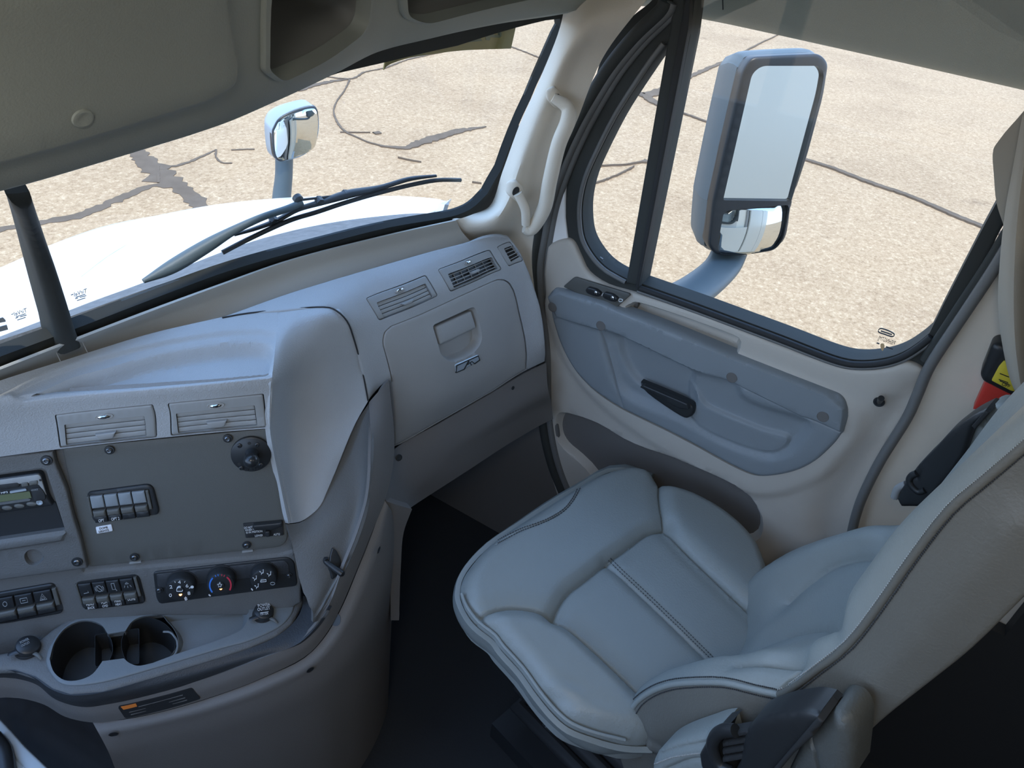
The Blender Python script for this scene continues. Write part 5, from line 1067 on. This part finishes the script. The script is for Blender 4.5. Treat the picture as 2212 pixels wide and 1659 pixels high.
stitches(cush, S4[:5], cush, d=3.2); stitches(cush, S4[:5], cush, d=-3.2)
stitches(cush, S5, cush, d=2.5); stitches(cush, S5, cush, d=-2.5)
rimseam = crv([(999, 1275), (1010, 1302), (1036, 1336), (1072, 1364), (1090, 1388), (1132, 1434), (1168, 1484), (1203, 1526), (1239, 1556), (1293, 1577), (1355, 1592)], 3)
# wrapped side of the cushion
top_ = [CU.pt(*p, -.030) for p in [(1410, 1020), (1350, 1000), (1250, 1042), (1130, 1117), (1045, 1178), (1012, 1218), (1000, 1248), (999, 1275), (1010, 1302), (1036, 1336), (1072, 1364), (1090, 1388), (1132, 1434), (1168, 1484), (1203, 1526), (1239, 1556), (1293, 1577), (1362, 1594), (1420, 1596)]]
cc_ = SP(.96, .45, .5); sk = []
bp = [(1412, 1035), (1352, 1015), (1252, 1060), (1135, 1140), (1050, 1205), (1020, 1245), (1003, 1290), (1002, 1320), (1010, 1345), (1042, 1385), (1074, 1408), (1110, 1440), (1148, 1481), (1185, 1534), (1218, 1561), (1257, 1592), (1299, 1613), (1365, 1600), (1420, 1600)]
s1_ = []; s2_ = []
for p, q in zip(top_, bp):
    w_ = P(q[0], q[1], p[2]-.075); s2_.append(w_); mm = .5*(p+w_); dd = mm-cc_; dd[2] = 0; dd /= np.linalg.norm(dd); s1_.append(mm+dd*.008)
s3_ = [w_+(cc_-w_)*.25-A([0, 0, .02]) for w_ in s2_]
grid('cushion_side', [top_, s1_, s2_, s3_], M['leather'], seat, th=.01, n=4)
rope = tube('seam_piping', [CU.pt(*p, -.012) for p in rimseam[::3]], .0035, M['leather'], cush, seg=8, smooth_n=3)
# ------------------------------------------------------------------ backrest
crest = [(.30, .47), (.303, .586), (.274, .673), (.242, .734), (.195, .814), (.157, .871), (.112, .915), (.097, .985), (.085, 1.097), (.076, 1.205), (.056, 1.31), (.035, 1.41), (.01, 1.52)]
seam_ = [(.285, .46), (.288, .575), (.266, .675), (.235, .735), (.185, .803), (.145, .842), (.097, .879), (.069, .974), (.053, 1.06), (.045, 1.18), (.034, 1.31), (.012, 1.40), (-.01, 1.50)]
cent = [(.225, .46), (.222, .56), (.200, .645), (.172, .71), (.140, .78), (.115, .84), (.090, .90), (.068, .975), (.050, 1.085), (.038, 1.19), (.020, 1.30), (.0, 1.405), (-.02, 1.515)]
AL = [(.735, 's', 0), (.742, 'm', .45), (.756, 'm', .85), (.777, 'c', 0), (.825, 'k', .55), (.885, 'k', .15), (.965, 'k', 0), (1.045, 'k', .15), (1.105, 'k', .55), (1.155, 'c', 0), (1.178, 'm', .85), (1.192, 'm', .45), (1.20, 's', 0)]
rowsB = []
for (cb, cz), (sb, sz), (nb, nz) in zip(crest, seam_, cent):
    r_ = []
    for a, k, w_ in AL:
        if k == 's': b, z = sb, sz
        elif k == 'c': b, z = cb, cz
        elif k == 'm': b, z = sb+(cb-sb)*w_, sz+(cz-sz)*w_
        else: b, z = nb+(cb-nb)*w_, nz+(cz-nz)*w_
        r_.append(SP(a, b, z))
    rowsB.append(r_)
BK = Surf(rowsB, ext=.02, res=90)
plA = crv([(1683, 1294), (1725, 1255), (1782, 1215), (1838, 1197), (1892, 1189)], 4); plB = crv([(1640, 1388), (1665, 1372), (1696, 1358), (1740, 1345), (1793, 1337)], 4); plC = crv([(1582, 1417), (1620, 1416), (1655, 1417), (1690, 1420), (1716, 1424)], 4)
W_, H_ = BK.W, BK.H
back = panel('backrest', BK, [(0, .0), (W_, .0), (W_, H_), (0, H_)], M['leather'], seat, st=True, th=.03, res=.013, angle=80,
             grooves=[(BK.poly(q), w_, d_) for q in (plA, plB, plC) for w_, d_ in ((.005, .009), (.030, .018))]+[(BK.poly(crv([(1712, 1424), (1704, 1445), (1697, 1468), (1686, 1492)], 4)), .0035, .007)])
SA = plane(LT, .735, (1800, 1500), ext=1.0)
sideo = np.concatenate([[(1340, 1640), (1352, 1590)], crv([(1356, 1562), (1362, 1540), (1378, 1515), (1403, 1496), (1435, 1482), (1480, 1474), (1564, 1473), (1630, 1488), (1683, 1500)], 4), crv([(1712, 1486), (1770, 1442), (1836, 1389), (1905, 1300), (1976, 1199), (2054, 1100), (2130, 1035), (2212, 965)], 4), [project(SP(.735, b, z)) for b, z in ((.008, 1.42), (0., 1.46), (-.01, 1.50), (-.06, 1.53), (-.13, 1.50), (-.10, 1.40), (-.075, 1.30))], crv([(2212, 1290), (2100, 1400), (2000, 1480), (1900, 1560), (1820, 1640), (1760, 1720)], 3), [(1600, 1800), (1400, 1800)]])
sd = panel('backrest_side', SA, sideo, M['leatherb'], seat, h=.003, th=.03, r=.006, res=.016, angle=70, fn=lambda V: .0018*np.sin(V[:, 0]*150)*np.exp(-((V-SA.hit(1400, 1590))**2).sum(1)/.006), feats=[(crv([(1390, 1560), (1480, 1500), (1600, 1500), (1720, 1540), (1860, 1440), (1990, 1260), (2150, 1110), (2240, 1130), (2100, 1330), (1880, 1520), (1700, 1620), (1450, 1640)], 3, True), .012, .06)],
           grooves=[([(1686, 1500), (1697, 1518), (1712, 1536)], .003, .004), (crv([(1365, 1545), (1400, 1580), (1450, 1612)], 3), .012, .004), (crv([(1362, 1580), (1395, 1608), (1425, 1630)], 3), .010, .004)])
SBk = plane(-LT, -1.20, (1800, 1300), ext=1.0)
def sidepoly(a, nm, m):
    pts = [SP(a, b, z) for b, z in seam_]+[SP(a, b, z) for b, z in [(-.13, 1.5), (-.10, 1.4), (-.06, 1.25), (-.047, 1.148), (-.034, 1.06), (-.019, .96), (.01, .87), (.03, .7), (.05, .46)]]
    k = len(pts); V = [p for p in pts]+[p-LT*.02 for p in pts]
    F = [tuple(range(k)), tuple(reversed(range(k, 2*k)))]+[(i, (i+1) % k, k+(i+1) % k, k+i) for i in range(k)]
    return mobj(nm, V, F, m, seat, angle=40)
sidepoly(1.20, 'backrest_side', M['leatherb'])
re_ = [(-.13, 1.5), (-.10, 1.4), (-.06, 1.25), (-.047, 1.148), (-.034, 1.06), (-.019, .96), (.01, .87), (.03, .7), (.05, .46)]
grid('backrest_rear', [[SP(a, b-(.02 if .74 < a < 1.19 else 0), z) for a in (.75, .79, .96, 1.15, 1.19)] for b, z in [(b_+.036, z_) for b_, z_ in re_]], M['leatherb'], seat, th=.01, n=4)
grid('backrest_top', [[SP(a, b, z) for a in (.737, .96, 1.198)] for b, z in ((-.012, 1.49), (-.03, 1.525), (-.10, 1.525), (-.12, 1.47))], M['leatherb'], seat, th=.01, n=4)
sl1 = crv([(1356, 1562), (1362, 1540), (1378, 1515), (1403, 1496), (1435, 1482), (1480, 1474), (1564, 1473), (1630, 1488), (1683, 1499)], 3); sl2 = crv([(1683, 1499), (1712, 1486), (1770, 1442), (1836, 1389), (1905, 1300), (1976, 1199), (2054, 1100), (2130, 1035), (2212, 965), (2290, 895)], 3)
for q in (sl1, sl2):
    tube('seam_piping', [SA.pt(*p, .002) for p in q[::2]], .0048, M['leatherb'] if q is sl2 else M['leather'], sd, seg=10, smooth_n=2)
stitches(sd, sl1, sd, d=12, step=5); stitches(sd, sl2, sd, d=13, step=6); stitches(sd, [(1692, 1512), (1714, 1540)], sd, m='threadl', step=5)
stitches(back, sl1, back, d=-9, step=5, m='thread'); stitches(back, sl2, back, d=-10, step=6, m='threadl')
# ------------------------------------------------------------------ frame and pedestal under the cushion
def sbx(name, a0, a1, b0, b1, z0, z1, m, parent=seat):
    V = [SP(a, b, z) for z in (z0, z1) for a, b in ((a0, b0), (a1, b0), (a1, b1), (a0, b1))]
    return mobj(name, V, [(0, 3, 2, 1), (4, 5, 6, 7), (0, 1, 5, 4), (1, 2, 6, 5), (2, 3, 7, 6), (3, 0, 4, 7)], M[m], parent, smooth=False)
sbx('seat_pan', .74, 1.20, .10, .64, .44, .50, 'blackm'); sbx('pedestal', .82, 1.14, .12, .56, .06, .44, 'blackm'); sbx('seat_base', .76, 1.18, .06, .62, 0, .06, 'black')
for i in range(4): tube('bellows_fold', [SP(.80, .10, .14+.08*i), SP(1.16, .10, .14+.08*i), SP(1.16, .58, .14+.08*i), SP(.80, .58, .14+.08*i)], .02, M['blackm'], seat, seg=8, closed=True, smooth_n=1)
q0 = P(1190, 1564, .42); bk_ = thing('belt_buckle', 'red-buttoned seat belt buckle beside the seat cushion', 'buckle', q0)
BQ = plane((-.5, -.5, .7), A([-.5, -.5, .7])@q0, (1190, 1564), ext=.2)
panel('buckle_body', BQ, rnd([(1176, 1572), (1196, 1546), (1206, 1556), (1190, 1585)], 3), M['black'], bk_, h=0, th=.02, r=.003, res=.01)
panel('release_button', BQ, rnd([(1180, 1570), (1195, 1552), (1202, 1556), (1187, 1576)], 2), M['red'], bk_, h=.004, th=.008, r=.002, res=.01)
panel('buckle_tongue', BQ, rnd([(1190, 1543), (1198, 1545), (1199, 1550), (1191, 1549)], 1), M['steel'], bk_, h=.004, th=.004, res=.01)
ot = P(1099, 1434, .47); tg_ = lathe('orange_tag', (ot, RGT, UPV, -FWD), [(.006, 0), (.005, .004)], M['orange'], seat, seg=10)
tube('slide_rail', [P(1327, 1616, .40), P(1348, 1640, .38), P(1362, 1652, .37)], .0025, M['steel'], seat, seg=8); tube('slide_rail', [P(1340, 1606, .40), P(1360, 1628, .38), P(1372, 1638, .37)], .0025, M['steel'], seat, seg=8)
# ------------------------------------------------------------------ near armrest (folded up) and far armrest
def arm_near():
    S = plane(LT, .655, (1650, 1620), ext=.6); t = bpy.data.objects.new('armrest', None)
    pd = panel('armrest_pad', S, np.concatenate([crv([(1400, 1680), (1404, 1646), (1419, 1628), (1450, 1612), (1496, 1597), (1525, 1588), (1545, 1586)], 3), [(1556, 1625), (1560, 1700), (1400, 1760)]]), M['leather'], seat, h=0, th=.06, r=.02, res=.012, angle=60, grooves=[(crv([(1415, 1640), (1460, 1622), (1525, 1608)], 3), .003, .005), (crv([(1440, 1662), (1490, 1642), (1530, 1640)], 3), .0025, .004)])
    stitches(pd, crv([(1412, 1652), (1450, 1636), (1490, 1629), (1516, 1626)], 3), pd, m='threadl', step=4)
    S2 = plane(LT, .645, (1650, 1620), ext=.6)
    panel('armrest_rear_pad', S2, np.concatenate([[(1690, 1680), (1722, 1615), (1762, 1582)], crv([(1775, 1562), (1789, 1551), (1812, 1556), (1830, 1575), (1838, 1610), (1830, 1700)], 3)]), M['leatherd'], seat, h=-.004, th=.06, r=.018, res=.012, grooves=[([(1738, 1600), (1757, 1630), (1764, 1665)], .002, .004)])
    br = panel('armrest_bracket', S2, np.concatenate([crv([(1606, 1600), (1612, 1578), (1631, 1556), (1676, 1540), (1710, 1534), (1744, 1532), (1772, 1538)], 3), [(1785, 1549), (1778, 1560), (1722, 1617), (1680, 1665), (1640, 1720), (1560, 1720), (1600, 1640)]]), M['black'], seat, h=.006, th=.05, r=.010, res=.012)
    panel('bracket_edge', S2, [(1774, 1538), (1786, 1549), (1779, 1560), (1763, 1572), (1765, 1580), (1722, 1618), (1680, 1668), (1668, 1662), (1716, 1606)], M['blackm'], br, h=.010, th=.04, r=.003, res=.012)
    for i in range(4): panel('bellows_rib', S2, rnd([(1560, 1583+i*17), (1622, 1573+i*17), (1625, 1586+i*17), (1562, 1597+i*17)], 3), M['blackm'], br, h=.004, th=.02, r=.006, res=.01)
    tube('bracket_collar', [S2.pt(x, y, .004) for x, y in [(1592, 1574), (1570, 1573), (1553, 1582), (1543, 1602), (1548, 1630), (1562, 1652), (1585, 1665)]], .009, M['black'], br, seg=12)
    panel('collar_body', S2, [(1566, 1577), (1543, 1584), (1523, 1606), (1511, 1628), (1514, 1650), (1530, 1690), (1590, 1690), (1556, 1640), (1549, 1606), (1556, 1586)], M['black'], br, h=.004, th=.05, r=.008, res=.012)
arm_near()
def arm_far():
    S = plane(LT, 1.262, (2050, 980), ext=.6)
    panel('armrest_pad', S, crv([(2075, 1000), (2100, 930), (2125, 895), (2152, 877), (2185, 884), (2230, 900), (2240, 1000), (2120, 1060)], 3, True), M['leather'], seat, h=0, th=.05, r=.015, res=.012, grooves=[([(2120, 905), (2135, 912), (2150, 922)], .002, .004)])
    br = panel('armrest_bracket', S, np.concatenate([crv([(1942, 1074), (1952, 1050), (1966, 1030), (1990, 998), (2022, 966), (2050, 935), (2075, 914), (2105, 893), (2135, 878)], 3), [(2147, 881), (2128, 898), (2108, 919), (2098, 950), (2089, 978), (2060, 1022), (2030, 1060), (2004, 1090), (1950, 1090)]]), M['black'], seat, h=.012, th=.05, r=.008, res=.012, grooves=[(crv([(2000, 1000), (1990, 1015), (1985, 1030)], 3), .004, .003)])
    panel('bracket_edge', S, [(2136, 878), (2147, 882), (2113, 920), (2106, 912)], M['blackm'], br, h=.018, th=.02, r=.002, res=.01)
    tube('bracket_collar', [S.pt(x, y, .012) for x, y in [(1986, 1016), (1974, 1022), (1970, 1034), (1980, 1049), (1992, 1056), (2004, 1052)]], .006, M['black'], br, seg=10)
    tube('seat_side_trim', [S.pt(1932, 1075), S.pt(1940, 1055), S.pt(1958, 1046)], .007, M['lift'], seat, seg=8)
arm_far()
# ================================================================== switch box with the yellow label on the rear side trim
XB = plane((1, 0, 0), 1.385, (2160, 810), ext=.5)
cs = thing('cutoff_switch', 'black box with a yellow OFF label above a red plate on the side trim', 'switch', XB.pt(2155, 810))
panel('switch_housing', XB, rnd([(2116, 812), (2141, 748), (2156, 742), (2240, 770), (2250, 860), (2190, 860), (2122, 826)], [12, 10, 10, 4, 4, 8, 10]), M['black'], cs, h=0, th=.04, r=.010, res=.012)
panel('yellow_label', XB, rnd([(2169, 778), (2158, 790), (2142, 820), (2184, 842), (2230, 850), (2230, 790)], 3), M['yellow'], cs, h=.004, th=.006, r=.001, res=.02)
text('label_text', 'OFF', XB, (2163, 829), (2180, 835), M['dark_t'], cs, hpx=7, lift=.005)
strokes('label_lines', XB, [[(2158, 817), (2178, 824)], [(2160, 820), (2180, 828)], [(2160, 804), (2180, 812)]], 1.3, M['dark_t'], cs, lift=.0055)
panel('red_plate', XB, [(2130, 826), (2100, 892), (2180, 900), (2210, 860), (2180, 845)], M['redcan'], cs, h=-.012, th=.03, r=.004, res=.02)
# ================================================================== gathered sleeper curtain at the right edge
def cp(x, y, X): return P(x, y, X=X+.04)
RC = [[cp(2208, 250, 1.33), cp(2235, 240, 1.27), cp(2280, 230, 1.32), cp(2330, 220, 1.26), cp(2400, 200, 1.30)],
      [cp(2191, 345, 1.33), cp(2215, 340, 1.27), cp(2270, 330, 1.32), cp(2330, 320, 1.26), cp(2400, 300, 1.30)],
      [cp(2172, 450, 1.33), cp(2200, 450, 1.26), cp(2260, 440, 1.31), cp(2330, 430, 1.26), cp(2400, 420, 1.30)],
      [cp(2160, 560, 1.33), cp(2192, 560, 1.25), cp(2255, 560, 1.30), cp(2330, 560, 1.25), cp(2400, 560, 1.30)],
      [cp(2156, 660, 1.33), cp(2190, 670, 1.25), cp(2250, 680, 1.30), cp(2330, 690, 1.25), cp(2400, 700, 1.30)],
      [cp(2166, 750, 1.33), cp(2196, 770, 1.25), cp(2255, 790, 1.30), cp(2330, 810, 1.25), cp(2400, 830, 1.30)],
      [cp(2192, 845, 1.33), cp(2215, 870, 1.27), cp(2265, 900, 1.31), cp(2330, 920, 1.26), cp(2400, 940, 1.30)],
      [cp(2225, 900, 1.33), cp(2240, 930, 1.28), cp(2280, 960, 1.31), cp(2330, 980, 1.27), cp(2400, 1000, 1.30)]]
ct = grid('curtain', RC, M['curtain'], None, th=.008, n=6)
tag(ct, 'grey-brown curtain gathered at the rear edge of the side window', 'curtain')
fl = grid('curtain_flap', [[cp(2212, 240, 1.36), cp(2260, 190, 1.36)], [cp(2158, 303, 1.36), cp(2230, 330, 1.355)], [cp(2146, 322, 1.36), cp(2225, 370, 1.355)], [cp(2147, 380, 1.36), cp(2215, 420, 1.355)], [cp(2153, 440, 1.36), cp(2210, 470, 1.355)], [cp(2167, 484, 1.36), cp(2210, 520, 1.355)]], M['curtain'], ct, th=.006, n=4)
# ================================================================== light
w = bpy.data.worlds.new('sky'); scene.world = w; w.use_nodes = True; nt = w.node_tree; bg = nt.nodes['Background']
tc = nt.nodes.new('ShaderNodeTexCoord'); sp = nt.nodes.new('ShaderNodeSeparateXYZ'); rp = nt.nodes.new('ShaderNodeValToRGB')
nt.links.new(tc.outputs['Generated'], sp.inputs[0]); nt.links.new(sp.outputs[2], rp.inputs[0]); nt.links.new(rp.outputs[0], bg.inputs['Color'])
e = rp.color_ramp.elements; e[0].position = 0; e[0].color = (.62, .78, 1.02, 1); e[1].position = .7; e[1].color = (.31, .53, .98, 1)
q = e.new(.18); q.color = (.50, .70, 1.02, 1)
bg.inputs['Strength'].default_value = SKY_K
sl_ = bpy.data.lights.new('sun', 'SUN'); sl_.energy = SUN_K; sl_.angle = .01; sl_.color = (1, .93, .82)
so = bpy.data.objects.new('sun', sl_); COL.objects.link(so)
so.rotation_euler = Vector((-.32, -.24, .91)).normalized().to_track_quat('Z', 'Y').to_euler()
scene.view_settings.view_transform = 'Standard'; scene.view_settings.look = 'None'
scene.view_settings.exposure = EXPO; scene.view_settings.gamma = 1
